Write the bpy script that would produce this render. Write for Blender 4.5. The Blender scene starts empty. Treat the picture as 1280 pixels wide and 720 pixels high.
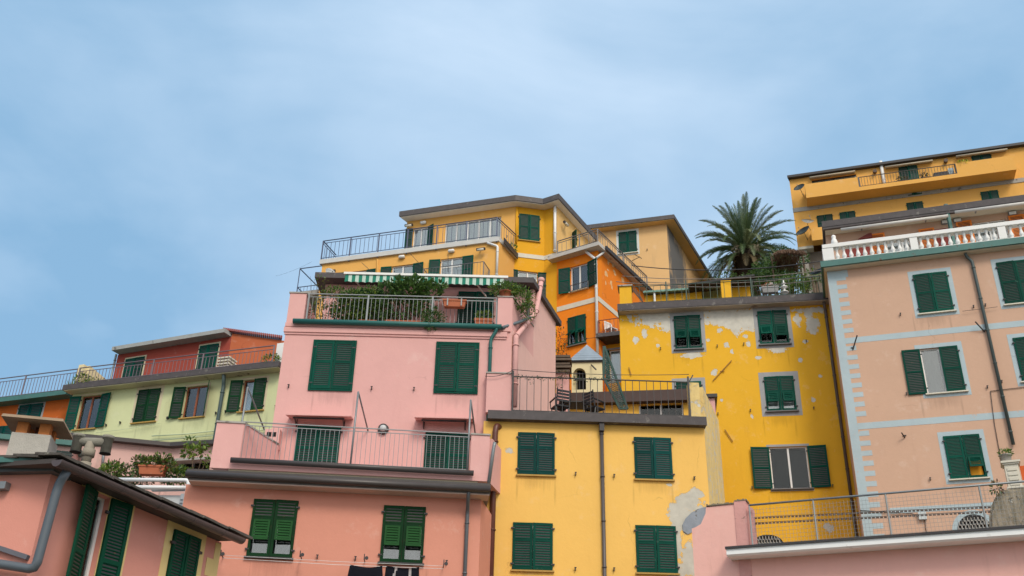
import bpy, bmesh, math, random
from mathutils import Vector, Matrix
random.seed(7)
C = bpy.context.scene.collection
scene = bpy.context.scene
PI = math.pi
F_PX = 1244.44
# ------------------------------------------------------------------ camera
CAM = Vector((0, 0, 1.6))
up = Vector((698-640, 2030+360, -F_PX)).normalized()
fw = Vector((0, 0, -1)); Yv = (fw-up*fw.dot(up)).normalized(); Xv = Yv.cross(up)
RM = Matrix((Xv, Yv, up))                     # camera -> world
def ray(x, y): return (RM @ Vector((x-640, -(y-360), -F_PX))).normalized()
def at(x, y, Y):
    r = ray(x, y); return CAM + r*(Y/r.y)
cd = bpy.data.cameras.new('camera'); cam = bpy.data.objects.new('camera', cd); C.objects.link(cam)
cam.matrix_world = Matrix.Translation(CAM) @ RM.to_4x4()
cd.sensor_width = 36; cd.lens = 35; cd.clip_end = 3000; cd.clip_start = .05
scene.camera = cam

# ------------------------------------------------------------------ frames
class Fr:
    """a vertical facade plane: u runs along it, v is height, w stands out of it"""
    def __init__(s, px=None, py=None, Y=None, az=0, o=None):
        a = math.radians(az); s.az = az
        s.u = Vector((math.cos(a), math.sin(a), 0)); s.n = Vector((math.sin(a), -math.cos(a), 0))
        p = at(px, py, Y) if o is None else o
        s.o = Vector((p.x, p.y, 0))
    def P(s, u, v, w=0): return s.o+s.u*u+s.n*w+Vector((0, 0, v))
    def uv(s, x, y, w=0):
        r = ray(x, y); t = (s.o+s.n*w-CAM).dot(s.n)/r.dot(s.n); p = CAM+r*t
        return (p-s.o).dot(s.u), p.z
    def U(s, x, y, w=0): return s.uv(x, y, w)[0]
    def V(s, x, y, w=0): return s.uv(x, y, w)[1]
    def X(s, x, y, w=0): u, v = s.uv(x, y, w); return s.P(u, v, w)
    def rect(s, x0, y0, x1, y1, w=0):
        xc, yc = (x0+x1)/2, (y0+y1)/2
        return s.U(x0, yc, w), s.U(x1, yc, w), s.V(xc, y1, w), s.V(xc, y0, w)
    def xy(s, u, w=0): p = s.P(u, 0, w); return Vector((p.x, p.y))

# ------------------------------------------------------------------ mesh helpers
def BM(): return bmesh.new()
def prism8(bm, P, mi=0):
    v = [bm.verts.new(p) for p in P]
    for q in ((0,3,2,1), (4,5,6,7), (0,1,5,4), (1,2,6,5), (2,3,7,6), (3,0,4,7)):
        bm.faces.new([v[i] for i in q]).material_index = mi
def bx(bm, F, u0, u1, v0, v1, w0, w1, mi=0):
    prism8(bm, [F.P(u0,v0,w0), F.P(u1,v0,w0), F.P(u1,v0,w1), F.P(u0,v0,w1),
                F.P(u0,v1,w0), F.P(u1,v1,w0), F.P(u1,v1,w1), F.P(u0,v1,w1)], mi)
def bar(bm, a, b, tx, ty=None, upv=Vector((0,0,1)), mi=0):
    ty = ty or tx; d = (b-a).normalized()
    if abs(d.dot(upv)) > .98: upv = Vector((1,0,0))
    s = d.cross(upv).normalized(); t = s.cross(d)
    s, t = s*tx/2, t*ty/2
    prism8(bm, [a-s-t, a+s-t, a+s+t, a-s+t, b-s-t, b+s-t, b+s+t, b-s+t], mi)
def tube(bm, pts, r, n=10, mi=0):
    rr = r if isinstance(r, (list, tuple)) else [r]*len(pts)
    rings = []
    prev = None
    for i, p in enumerate(pts):
        if i == 0: d = pts[1]-p
        elif i == len(pts)-1: d = p-pts[i-1]
        else: d = (pts[i+1]-p).normalized()+(p-pts[i-1]).normalized()
        d = d.normalized()
        if prev is None:
            h = Vector((0,0,1)) if abs(d.z) < .9 else Vector((1,0,0))
            s = d.cross(h).normalized()
        else:
            s = (prev-d*prev.dot(d)).normalized()
        prev = s; t = d.cross(s)
        rings.append([bm.verts.new(p+(s*math.cos(2*PI*k/n)+t*math.sin(2*PI*k/n))*rr[i]) for k in range(n)])
    for a, b in zip(rings, rings[1:]):
        for k in range(n):
            f = bm.faces.new((a[k], a[(k+1)%n], b[(k+1)%n], b[k])); f.smooth = True; f.material_index = mi
    bm.faces.new(rings[0][::-1]).material_index = mi; bm.faces.new(rings[-1]).material_index = mi
def lathe(bm, c, prof, n=16, axis=None):
    rings = [[bm.verts.new(c+Vector((r*math.cos(2*PI*k/n), r*math.sin(2*PI*k/n), z))) for k in range(n)] for r, z in prof]
    for a, b in zip(rings, rings[1:]):
        for k in range(n):
            bm.faces.new((a[k], a[(k+1)%n], b[(k+1)%n], b[k])).smooth = True
    bm.faces.new(rings[0][::-1]); bm.faces.new(rings[-1])
def polyprism(bm, pts, z0, z1, mi=0):
    z1s = z1 if isinstance(z1, (list, tuple)) else [z1]*len(pts)
    z0s = z0 if isinstance(z0, (list, tuple)) else [z0]*len(pts)
    a = [bm.verts.new((p[0], p[1], z)) for p, z in zip(pts, z0s)]
    b = [bm.verts.new((p[0], p[1], z)) for p, z in zip(pts, z1s)]
    n = len(pts)
    for i in range(n): bm.faces.new((a[i], a[(i+1)%n], b[(i+1)%n], b[i])).material_index = mi
    bm.faces.new(a[::-1]).material_index = mi; bm.faces.new(b).material_index = mi
def fprism(bm, F, pts, w0, w1, mi=0):
    """polygon given in (u, v) on a frame, with thickness from w0 to w1"""
    a = [bm.verts.new(F.P(u, v, w0)) for u, v in pts]; b = [bm.verts.new(F.P(u, v, w1)) for u, v in pts]
    n = len(pts)
    for i in range(n): bm.faces.new((a[i], a[(i+1)%n], b[(i+1)%n], b[i])).material_index = mi
    bm.faces.new(a[::-1]).material_index = mi; bm.faces.new(b).material_index = mi
def offset(pts, d):
    """d: one overhang or one per edge (edge i from point i to i+1), polygon counter-clockwise"""
    n = len(pts); ds = d if isinstance(d, (list, tuple)) else [d]*n
    out = []
    for i in range(n):
        p0, p, p1 = Vector(pts[i-1]), Vector(pts[i]), Vector(pts[(i+1)%n])
        e0, e1 = (p-p0).normalized(), (p1-p).normalized()
        n0, n1 = Vector((e0.y, -e0.x)), Vector((e1.y, -e1.x))
        a, b = p+n0*ds[i-1], p+n1*ds[i]
        den = e0.x*e1.y-e0.y*e1.x
        if abs(den) < 1e-4: out.append(a); continue
        t = ((b-a).x*e1.y-(b-a).y*e1.x)/den
        out.append(a+e0*t)
    return out

# ------------------------------------------------------------------ objects
WPOS = {}
def thing(name, label, cat, loc, group=None):
    o = bpy.data.objects.new(name, None); C.objects.link(o); o.empty_display_size = .3
    o.location = loc; WPOS[o.name] = Vector(loc)
    o['label'] = label; o['category'] = cat
    if group: o['group'] = group
    return o
def obj(name, bm, mats, parent=None, label=None, cat=None, group=None, kind=None, recalc=True):
    if recalc: bmesh.ops.recalc_face_normals(bm, faces=bm.faces)
    me = bpy.data.meshes.new(name)
    lo = [min(v.co[i] for v in bm.verts) for i in range(3)]; hi = [max(v.co[i] for v in bm.verts) for i in range(3)]
    c = Vector(((lo[0]+hi[0])/2, (lo[1]+hi[1])/2, lo[2]))
    bmesh.ops.translate(bm, verts=bm.verts, vec=-c)
    bm.to_mesh(me); bm.free()
    if not isinstance(mats, (list, tuple)): mats = [mats]
    for m in mats: me.materials.append(m)
    o = bpy.data.objects.new(name, me); C.objects.link(o)
    if parent:
        o.parent = parent; o.location = c-WPOS[parent.name]
    else: o.location = c
    WPOS[o.name] = c
    if label: o['label'] = label
    if cat: o['category'] = cat
    if group: o['group'] = group
    if kind: o['kind'] = kind
    return o
def relabel(o, label): o['label'] = label

# ------------------------------------------------------------------ materials
MATS = {}
def S(r, g, b):
    f = lambda c: (c/255/12.92 if c <= 10 else ((c/255+.055)/1.055)**2.4)
    return (f(r), f(g), f(b))
class NT:
    def __init__(s, m): s.t = m.node_tree; s.N = s.t.nodes; s.L = s.t.links
    def n(s, typ, **k):
        x = s.N.new(typ)
        for a, b in k.items():
            if a.startswith('i_'):
                kk = a[2:]; x.inputs[int(kk) if kk.isdigit() else kk.replace('_', ' ')].default_value = b
            else: setattr(x, a, b)
        return x
    def l(s, a, b): s.L.new(a, b)
    def math(s, op, a, b=None, c=None):
        x = s.N.new('ShaderNodeMath'); x.operation = op
        for i, v in enumerate((a, b, c)):
            if v is None: continue
            if hasattr(v, 'links'): s.L.new(v, x.inputs[i])
            else: x.inputs[i].default_value = v
        return x.outputs[0]
    def mix(s, fac, a, b, typ='MIX'):
        x = s.N.new('ShaderNodeMix'); x.data_type = 'RGBA'; x.blend_type = typ
        for i, v in ((0, fac), (6, a), (7, b)):
            if hasattr(v, 'links'): s.L.new(v, x.inputs[i])
            else: x.inputs[i].default_value = (*v, 1) if isinstance(v, tuple) and len(v) == 3 else v
        return x.outputs[2]
    def ramp(s, v, a, b):
        x = s.N.new('ShaderNodeMapRange'); x.inputs[1].default_value = a; x.inputs[2].default_value = b
        x.clamp = True; s.L.new(v, x.inputs[0]); return x.outputs[0]
def newmat(name):
    m = bpy.data.materials.new(name); m.use_nodes = True; t = NT(m)
    b = t.N['Principled BSDF']; b.inputs['Roughness'].default_value = .8
    return m, t, b
def noise(t, vec, scale, detail=4, rough=.55, sc3=None):
    if sc3:
        mp = t.n('ShaderNodeMapping'); mp.inputs['Scale'].default_value = sc3; t.l(vec, mp.inputs[0]); vec = mp.outputs[0]
    x = t.n('ShaderNodeTexNoise', i_Scale=scale, i_Detail=detail, i_Roughness=rough); t.l(vec, x.inputs['Vector'])
    return x.outputs[0]
def simple(name, rgb, rough=.6, metal=0, var=.12, scale=4, bump=.1, spec=.4, wear=None, rnd=0):
    if name in MATS: return MATS[name]
    m, t, b = newmat(name)
    pos = t.n('ShaderNodeNewGeometry').outputs['Position']
    n1 = noise(t, pos, scale, 5)
    k = t.math('MULTIPLY_ADD', n1, var*2, 1-var)
    if rnd: k = t.math('MULTIPLY', k, t.math('MULTIPLY_ADD', t.n('ShaderNodeObjectInfo').outputs['Random'], rnd*2, 1-rnd))
    col = t.mix(1.0, tuple(rgb), k, 'MULTIPLY')
    if wear:
        w = t.ramp(noise(t, pos, wear[1], 8, .65), wear[2], wear[2]+.06)
        col = t.mix(w, col, tuple(wear[0]))
    t.l(col, b.inputs['Base Color'])
    b.inputs['Roughness'].default_value = rough; b.inputs['Metallic'].default_value = metal
    b.inputs['Specular IOR Level'].default_value = spec
    if bump:
        bp = t.n('ShaderNodeBump', i_Strength=bump, i_Distance=.01); t.l(noise(t, pos, 60, 3), bp.inputs['Height']); t.l(bp.outputs[0], b.inputs['Normal'])
    MATS[name] = m; return m
def plaster(name, rgb, var=.1, streak=.18, sc=(.35, .3, .28), rough=.9, patches=None, F=None, pcol=(.52,.5,.46),
            peel=0, peelcol=None, bump=.35, stains=None, edge=.16, heavy=0, drips=None):
    """painted render: cloudy tone, drips, trowel bump; patches: bare cement where paint has come off (px ellipses on F);
    stains: (list of px ellipses, colour, softness)"""
    if name in MATS: return MATS[name]
    m, t, b = newmat(name)
    pos = t.n('ShaderNodeNewGeometry').outputs['Position']
    col = tuple(rgb)
    n1 = noise(t, pos, .55, 6, .6)
    n2 = noise(t, pos, 3.2, 8, .65)
    k = t.math('ADD', t.math('MULTIPLY', n1, var*2), t.math('MULTIPLY', n2, var*1.2))
    k = t.math('ADD', k, 1-var*1.6)
    cr = t.n('ShaderNodeTexVoronoi', feature='DISTANCE_TO_EDGE', i_Scale=.30); wv = t.n('ShaderNodeVectorMath', operation='ADD'); t.l(pos, wv.inputs[0])
    nzv = t.n('ShaderNodeTexNoise', i_Scale=1.4, i_Detail=6.0); t.l(pos, nzv.inputs['Vector']); sc_ = t.n('ShaderNodeVectorMath', operation='SCALE', i_Scale=.9); t.l(nzv.outputs['Color'], sc_.inputs[0]); t.l(sc_.outputs[0], wv.inputs[1]); t.l(wv.outputs[0], cr.inputs['Vector'])
    crk = t.math('MULTIPLY', t.ramp(cr.outputs['Distance'], .005, .001), t.ramp(noise(t, pos, .7, 3), .58, .66))
    k = t.math('SUBTRACT', k, t.math('MULTIPLY', crk, .2))
    c = t.mix(1.0, col, k, 'MULTIPLY')
    # drips and grime: long vertical marks
    st = t.ramp(noise(t, pos, 1.0, 6, .7, (2.2, 2.2, .22)), .56, .78)
    st = t.math('MULTIPLY', st, t.ramp(noise(t, pos, .8, 3), .42, .62))
    if heavy: st = t.math('MAXIMUM', st, t.math('MULTIPLY', t.ramp(noise(t, pos, 1.6, 10, .8, (2.2, 2.2, .5)), .46, .6), heavy))
    c = t.mix(t.math('MULTIPLY', st, streak*2.2), c, tuple(sc))
    # faded lighter blotches
    bl = t.ramp(noise(t, pos, 1.7, 7, .7), .58, .7)
    c = t.mix(t.math('MULTIPLY', bl, .12), c, (.85, .78, .7))
    h = t.math('ADD', t.math('MULTIPLY', noise(t, pos, 9, 4), .6), t.math('MULTIPLY', noise(t, pos, 55, 4), .35))
    def ell(lst, FF, nz, amp):
        dot = t.n('ShaderNodeVectorMath', operation='DOT_PRODUCT'); t.l(pos, dot.inputs[0]); dot.inputs[1].default_value = FF.u
        U = t.math('SUBTRACT', dot.outputs['Value'], FF.o.dot(FF.u))
        sp = t.n('ShaderNodeSeparateXYZ'); t.l(pos, sp.inputs[0]); Z = sp.outputs[2]
        best = None
        for (x, y, rx, ry) in lst:
            u, v = FF.uv(x, y); ru = abs(FF.U(x+rx, y)-u); rv = abs(FF.V(x, y+ry)-v)
            du = t.math('MULTIPLY', t.math('SUBTRACT', U, u), 1/ru); dv = t.math('MULTIPLY', t.math('SUBTRACT', Z, v), 1/rv)
            d = t.math('SQRT', t.math('ADD', t.math('MULTIPLY', du, du), t.math('MULTIPLY', dv, dv)))
            best = d if best is None else t.math('MINIMUM', best, d)
        return t.math('ADD', best, t.math('MULTIPLY', t.math('SUBTRACT', nz, .5), amp))
    if stains:
        for lst, scol, soft, amt, FF in stains:
            d = ell(lst, FF, noise(t, pos, 1.6, 8, .72, (1, 1, .35)), 1.9)
            f = t.math('MULTIPLY', t.ramp(d, 1, 1-soft), amt)
            c = t.mix(f, c, tuple(scol))
    if drips:
        FFd, lst = drips; L2 = []
        for (x0, y0, x1, y1) in lst:
            h_ = (y1-y0); L2 += [(x0-1, y1+h_*.28, 1.6, h_*.3), (x1+1, y1+h_*.33, 1.6, h_*.36), ((x0+x1)/2, y1+h_*.12, (x1-x0)*.5, h_*.2)]
        d = ell(L2, FFd, noise(t, pos, 2.0, 8, .75, (4, 4, .3)), 3.2)
        c = t.mix(t.math('MULTIPLY', t.ramp(d, 1.1, .2), .30), c, tuple(x*.42 for x in rgb))
    if patches:
        nz = t.math('ADD', t.math('MULTIPLY', noise(t, pos, 1.7, 9, .7), .5), t.math('MULTIPLY', noise(t, pos, 6.5, 8, .7), .5))
        d = ell(patches, F, nz, 5.4)
        msk = t.ramp(d, 1.0, 1.0-edge*.25)
        cem = t.mix(1.0, tuple(pcol), t.math('MULTIPLY_ADD', noise(t, pos, 5, 6), .5, .75), 'MULTIPLY')
        # a darker broken rim where the coat lifts
        rim = t.math('MULTIPLY', t.ramp(d, 1.10, 1.0), t.math('SUBTRACT', 1, msk))
        c = t.mix(t.math('MULTIPLY', rim, .45), c, tuple(x*.35 for x in rgb))
        c = t.mix(msk, c, cem)
        h = t.math('SUBTRACT', h, t.math('MULTIPLY', msk, 1.2))
    if peel:
        pk = t.ramp(noise(t, pos, 4.5, 9, .75), .69-peel, .70-peel)
        c = t.mix(pk, c, tuple(peelcol or pcol)); h = t.math('SUBTRACT', h, t.math('MULTIPLY', pk, .5))
    t.l(c, b.inputs['Base Color']); b.inputs['Roughness'].default_value = rough
    b.inputs['Specular IOR Level'].default_value = .25
    bp = t.n('ShaderNodeBump', i_Strength=bump, i_Distance=.02); t.l(h, bp.inputs['Height']); t.l(bp.outputs[0], b.inputs['Normal'])
    MATS[name] = m; return m
def leafmat(name, c1, c2, c3=None):
    if name in MATS: return MATS[name]
    m, t, b = newmat(name)
    pos = t.n('ShaderNodeNewGeometry').outputs['Position']
    f = t.ramp(noise(t, pos, 9, 3), .3, .7)
    c = t.mix(f, tuple(c1), tuple(c2))
    if c3: c = t.mix(t.ramp(noise(t, pos, 4, 2), .55, .62), c, tuple(c3))
    t.l(c, b.inputs['Base Color']); b.inputs['Roughness'].default_value = .5
    tr = t.n('ShaderNodeBsdfTranslucent'); t.l(c, tr.inputs[0])
    mx = t.n('ShaderNodeMixShader', i_0=.3); t.l(b.outputs[0], mx.inputs[1]); t.l(tr.outputs[0], mx.inputs[2])
    t.l(mx.outputs[0], t.N['Material Output'].inputs[0])
    MATS[name] = m; return m
def glassmat(nm='glass', base=.10):
    m, t, b = newmat(nm)
    gl = t.n('ShaderNodeBsdfGlossy', i_Roughness=.04); tr = t.n('ShaderNodeBsdfTransparent')
    fr = t.n('ShaderNodeFresnel', i_IOR=1.6)
    mx = t.n('ShaderNodeMixShader'); t.l(t.math('ADD', fr.outputs[0], base), mx.inputs[0])
    tr.inputs[0].default_value = (.85, .9, .9, 1)
    t.l(tr.outputs[0], mx.inputs[1]); t.l(gl.outputs[0], mx.inputs[2]); t.l(mx.outputs[0], t.N['Material Output'].inputs[0])
    MATS[nm] = m; return m
GREEN = simple('green shutter paint', (.001, .058, .039), .6, var=.25, scale=2.5, bump=.08, spec=.1, rnd=.28, wear=((.03,.09,.065), 9, .63))
GREEN_D = simple('dark green shutter paint', (.004, .032, .010), .6, var=.3, scale=2.5, bump=.1, spec=.1, rnd=.15, wear=((.03,.035,.015), 8, .6))
GREEN_L = simple('faded bright green paint', (.013, .068, .018), .6, var=.25, bump=.1, spec=.1)
GREEN_B = simple('blue green shutter paint', (.001, .054, .047), .6, var=.25, bump=.08, spec=.1, rnd=.25, wear=((.03,.08,.07), 9, .63))
GREEN_O = simple('weathered green paint', (.006, .042, .016), .65, var=.35, bump=.15, spec=.1, rnd=.3, wear=((.12,.15,.10), 8, .62))
ORANGE_P = simple('orange shutter paint', (.80, .21, .02), .5, var=.1)
WHITE = simple('white paint', (.74, .74, .72), .5, var=.06)
CREAMW = simple('cream stone', (.62, .58, .48), .7, var=.12)
WOOD = simple('red brown window wood', (.26, .075, .03), .5, var=.2)
GLASS = glassmat(); GLASSD = glassmat('dark glass', -.02)
CURT = simple('white curtain', (.75, .76, .76), .9, var=.1, bump=0)
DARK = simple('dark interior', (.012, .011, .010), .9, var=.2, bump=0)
SLATE = simple('slate sill', (.15, .15, .155), .7, var=.25, scale=5)
SILLY = simple('ochre sill', (.42, .26, .07), .8, var=.2)
IRON = simple('dark iron', (.035, .033, .035), .5, var=.3, wear=((.12,.06,.035), 12, .62))
IRONB = simple('brown iron', (.085, .055, .04), .6, var=.3)
GREYM = simple('galvanised steel', (.22, .24, .25), .45, metal=.4, var=.15)
GUTB = simple('brown black gutter', (.052, .044, .042), .38, var=.25, scale=3)
COPPER = simple('verdigris copper', (.055, .155, .14), .55, var=.3, scale=3, wear=((.09,.07,.05), 3, .6))
PIPEG = simple('green painted pipe', (.015, .11, .10), .45, var=.15)
FASCIA = simple('grey slate fascia', (.075, .066, .068), .7, var=.35, scale=5, bump=.4, wear=((.15,.14,.13), 3.5, .6))
CONC = simple('weathered concrete', (.36, .34, .31), .9, var=.3, scale=2.5, bump=.3, wear=((.16,.15,.13), 3, .58))
TERRA = simple('terracotta', (.40, .12, .055), .8, var=.2, wear=((.5,.4,.3), 8, .66))
BROWNP = simple('brown enamel pipe', (.11, .035, .022), .4, var=.25)

# ------------------------------------------------------------------ building pieces
def body(parent, mat, fp, z0, z1, holes=None, name='wall', emat=None):
    """solid walls over a counter-clockwise footprint; holes: {edge: [(frame, (u0,u1,v0,v1))]} real openings with reveals"""
    holes = holes or {}; bm = BM(); n = len(fp)
    zs = z1 if isinstance(z1, (list, tuple)) else [z1]*n
    def quad(P, mi=0):
        bm.faces.new([bm.verts.new(p) for p in P]).material_index = mi
    for i in range(n):
        p, q = Vector((*fp[i], 0)), Vector((*fp[(i+1)%n], 0))
        L = (q-p).length; ud = (q-p)/L; nn = Vector((ud.y, -ud.x, 0)); Z = Vector((0,0,1))
        hs = []
        for F, (a, b, c, d) in holes.get(i, []):
            off = (F.o-p).dot(ud); hs.append((a+off, b+off, c, min(d, zs[i]-.03)))
        if not hs:
            quad([p+Z*z0, q+Z*z0, q+Z*zs[(i+1)%n], p+Z*zs[i]], 2 if emat and i in emat else 0); continue
        us = sorted({0, L, *[h[0] for h in hs], *[h[1] for h in hs]}); vs = sorted({z0, zs[i], *[h[2] for h in hs], *[h[3] for h in hs]})
        us = [x for x in us if 0 <= x <= L]
        for a, b in zip(us, us[1:]):
            for c, d in zip(vs, vs[1:]):
                mu, mv = (a+b)/2, (c+d)/2
                if any(h[0] < mu < h[1] and h[2] < mv < h[3] for h in hs): continue
                quad([p+ud*a+Z*c, p+ud*b+Z*c, p+ud*b+Z*d, p+ud*a+Z*d])
        for a, b, c, d in hs:
            g = lambda u, v, w: p+ud*u+Z*v-nn*w
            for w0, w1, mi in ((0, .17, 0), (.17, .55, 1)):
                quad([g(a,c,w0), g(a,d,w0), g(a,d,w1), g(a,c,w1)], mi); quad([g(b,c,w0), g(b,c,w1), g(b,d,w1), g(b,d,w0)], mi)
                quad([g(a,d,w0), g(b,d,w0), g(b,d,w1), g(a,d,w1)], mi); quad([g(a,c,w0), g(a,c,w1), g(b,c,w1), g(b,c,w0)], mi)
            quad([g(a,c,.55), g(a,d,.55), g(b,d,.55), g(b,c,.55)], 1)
    bm.faces.new([bm.verts.new((*p, z)) for p, z in zip(fp, zs)])
    return obj(name, bm, [mat, DARK]+(list(emat.values())[:1] if emat else []), parent, recalc=False)
class Sub:
    """local frame of a shutter leaf"""
    def __init__(s, o, u, n, z): s.o, s.u, s.n, s.zv = o, u, n, z
    def P(s, u, v, w=0): return s.o+s.u*u+s.n*w+s.zv*v
def leaf(parent, F, uh, v0, v1, width, side, ang, mat, flap=0, flapmat=None, w0=.03, slat=.066, split=.5, thick=.036, glasslow=False):
    a = math.radians(ang+(random.uniform(0,3.5) if ang < 5 else random.uniform(-5,3)))
    if side < 0: u = F.u*math.cos(a)+F.n*math.sin(a); n = F.n*math.cos(a)-F.u*math.sin(a)
    else: u = -F.u*math.cos(a)+F.n*math.sin(a); n = F.n*math.cos(a)+F.u*math.sin(a)
    L = Sub(F.P(uh, v0, w0), u, n, Vector((0,0,1)))
    bm = BM(); h = v1-v0; st = min(.075, width*.16); T = thick/2; g = .006
    B = lambda u0,u1,a0,a1,b0=-T,b1=T,mi=0: prism8(bm, [L.P(u0,a0,b0),L.P(u1,a0,b0),L.P(u1,a0,b1),L.P(u0,a0,b1),L.P(u0,a1,b0),L.P(u1,a1,b0),L.P(u1,a1,b1),L.P(u0,a1,b1)], mi)
    B(g, st, 0, h); B(width-st, width-g, 0, h)
    B(st, width-st, 0, st*1.1); B(st, width-st, h-st, h); m = h*split
    B(st, width-st, m-st*.45, m+st*.45)
    def slats(x0, x1, y0, y1, LL=L, mi=0):
        n_ = max(3, int((y1-y0)/slat)); d = (y1-y0)/n_
        for k in range(n_):
            y = y0+d*(k+.5); q = d*.42
            prism8(bm, [LL.P(x0,y-q,T*.7),LL.P(x1,y-q,T*.7),LL.P(x1,y-q+.008,T*.85),LL.P(x0,y-q+.008,T*.85),
                        LL.P(x0,y+q,-T*.7),LL.P(x1,y+q,-T*.7),LL.P(x1,y+q+.008,-T*.55),LL.P(x0,y+q+.008,-T*.55)], mi)
        if LL is L: B(x0, x1, y0, y1, -.0015, .0015, 2)  # dark plate stands in for the shade in the gaps between slats
    slats(st, width-st, m+st*.45, h-st)
    if not flap:
        slats(st, width-st, st*1.1, m-st*.45)
    else:
        fa = math.radians(flap); top = m-st*.45; fh = (top-st*1.1)*(.62 if flap < 50 else .95)
        zv = Vector((0,0,-1))*math.cos(fa)+n*math.sin(fa); fn = n*math.cos(fa)+Vector((0,0,1))*math.sin(fa)
        K = Sub(L.P(0, top, T+.004), u, fn, zv); x0, x1 = st*1.05, width-st*1.05; e = st*.7; mi = 1
        Q = lambda u0,u1,a0,a1: prism8(bm, [K.P(u0,a0,-T*.8),K.P(u1,a0,-T*.8),K.P(u1,a0,T*.8),K.P(u0,a0,T*.8),K.P(u0,a1,-T*.8),K.P(u1,a1,-T*.8),K.P(u1,a1,T*.8),K.P(u0,a1,T*.8)], mi)
        Q(x0, x0+e, 0, fh); Q(x1-e, x1, 0, fh); Q(x0+e, x1-e, 0, e); Q(x0+e, x1-e, fh-e, fh)
        n_ = max(3, int((fh-2*e)/slat)); d = (fh-2*e)/n_
        for k in range(n_):
            y = e+d*(k+.5); q = d*.42
            prism8(bm, [K.P(x0+e,y-q,-T*.5),K.P(x1-e,y-q,-T*.5),K.P(x1-e,y-q,-T*.3),K.P(x0+e,y-q,-T*.3),
                        K.P(x0+e,y+q,T*.5),K.P(x1-e,y+q,T*.5),K.P(x1-e,y+q,T*.7),K.P(x0+e,y+q,T*.7)], mi)
    # hinges and latch
    for hh in (h*.12, h*.88): B(-.05, .05, hh-.02, hh+.02, -.008, T+.012, 2)
    return obj('shutter', bm, [mat, flapmat or mat, IRON], parent)
def win(house, F, px, L=0, R=0, w=0, holes=None, mat=None, flap=(0, 0), flapmat=None, frame=None, surround=None, pad=.1, sill=None,
        curtain=True, cmat=None, lw=None, rw=None, leaves=True, split=.5, name='window', sillw=.12, mull=1, slat=.066, trans=False, hooks=True, padb=None):
    mat = mat or GREEN; frame = frame or WHITE
    u0, u1, v0, v1 = F.rect(*px, w) if max(px) > 40 else px
    if holes is not None: holes.append((F, (u0, u1, v0, v1)))
    bm = BM(); fw_ = .05
    B = lambda a,b,c,d,e,f: bx(bm, F, a, b, c, d, w+e, w+f)
    e = .004
    B(u0+e,u0+fw_,v0+e,v1-e,-.15,-.09); B(u1-fw_,u1-e,v0+e,v1-e,-.15,-.09); B(u0+fw_,u1-fw_,v1-fw_,v1-e,-.15,-.09); B(u0+fw_,u1-fw_,v0+e,v0+fw_,-.15,-.09)
    for k in range(mull):
        um = u0+(u1-u0)*(k+1)/(mull+1); B(um-.035, um+.035, v0+fw_, v1-fw_, -.145, -.085)
    if trans: vm = v0+(v1-v0)*.7; B(u0+fw_, u1-fw_, vm-.02, vm+.02, -.14, -.1)
    wo = obj(name, bm, frame, house)
    if L or R or not leaves or flap != (0, 0):
        for k in range(mull+1):
            a = u0+(u1-u0)*k/(mull+1)+.04; b = u0+(u1-u0)*(k+1)/(mull+1)-.04
            bm = BM(); bx(bm, F, a, b, v0+fw_, v1-fw_, w-.125, w-.119); obj('pane', bm, GLASS if curtain else GLASSD, wo)
            if curtain:
                bm = BM(); n = 14; vv = []
                for j in range(n+1):
                    uu = a+(b-a)*j/n; ww = w-.19+.005*math.sin(j*1.5+k)
                    vv.append((bm.verts.new(F.P(uu, v0+.05, ww)), bm.verts.new(F.P(uu, v1-.05, ww))))
                for p, q in zip(vv, vv[1:]): bm.faces.new((p[0], q[0], q[1], p[1])).smooth = True
                obj('curtain', bm, cmat or CURT, wo)
    if leaves:
        lw_ = lw or (u1-u0)/2; rw_ = rw or (u1-u0)/2
        if L is not None: leaf(wo, F, u0, v0+.01, v1-.01, lw_, -1, L, mat, flap[0], flapmat, w+.03, split=split, slat=slat)
        if R is not None: leaf(wo, F, u1, v0+.01, v1-.01, rw_, 1, R, mat, flap[1], flapmat, w+.03, split=split, slat=slat)
    if surround:
        bm = BM(); t = .006; p = pad; pb = p if padb is None else padb
        bx(bm,F,u0-p,u0,v0,v1,w-.002,w+t); bx(bm,F,u1,u1+p,v0,v1,w-.002,w+t); bx(bm,F,u0-p,u1+p,v1,v1+p,w-.002,w+t)
        if pb: bx(bm,F,u0-p,u1+p,v0-pb,v0,w-.002,w+t)
        obj('surround', bm, surround, wo)
    if sill:
        bm = BM(); s = .04 if not surround else .07
        bx(bm, F, u0-s, u1+s, v0-.045, v0-.001, w-.02, w+sillw); obj('sill', bm, sill, wo)
    if hooks:
        for s in (-1, 1):
            bm = BM(); uh = (u0 if s < 0 else u1)+s*((u1-u0)/2+.06)
            bx(bm, F, uh-.012, uh+.012, v0+.02, v0+.11, w, w+.09)
            bx(bm, F, uh-.03, uh+.03, v0+.09, v0+.11, w+.06, w+.09)
            obj('shutter_stay', bm, IRON, wo)
    return wo
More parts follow.
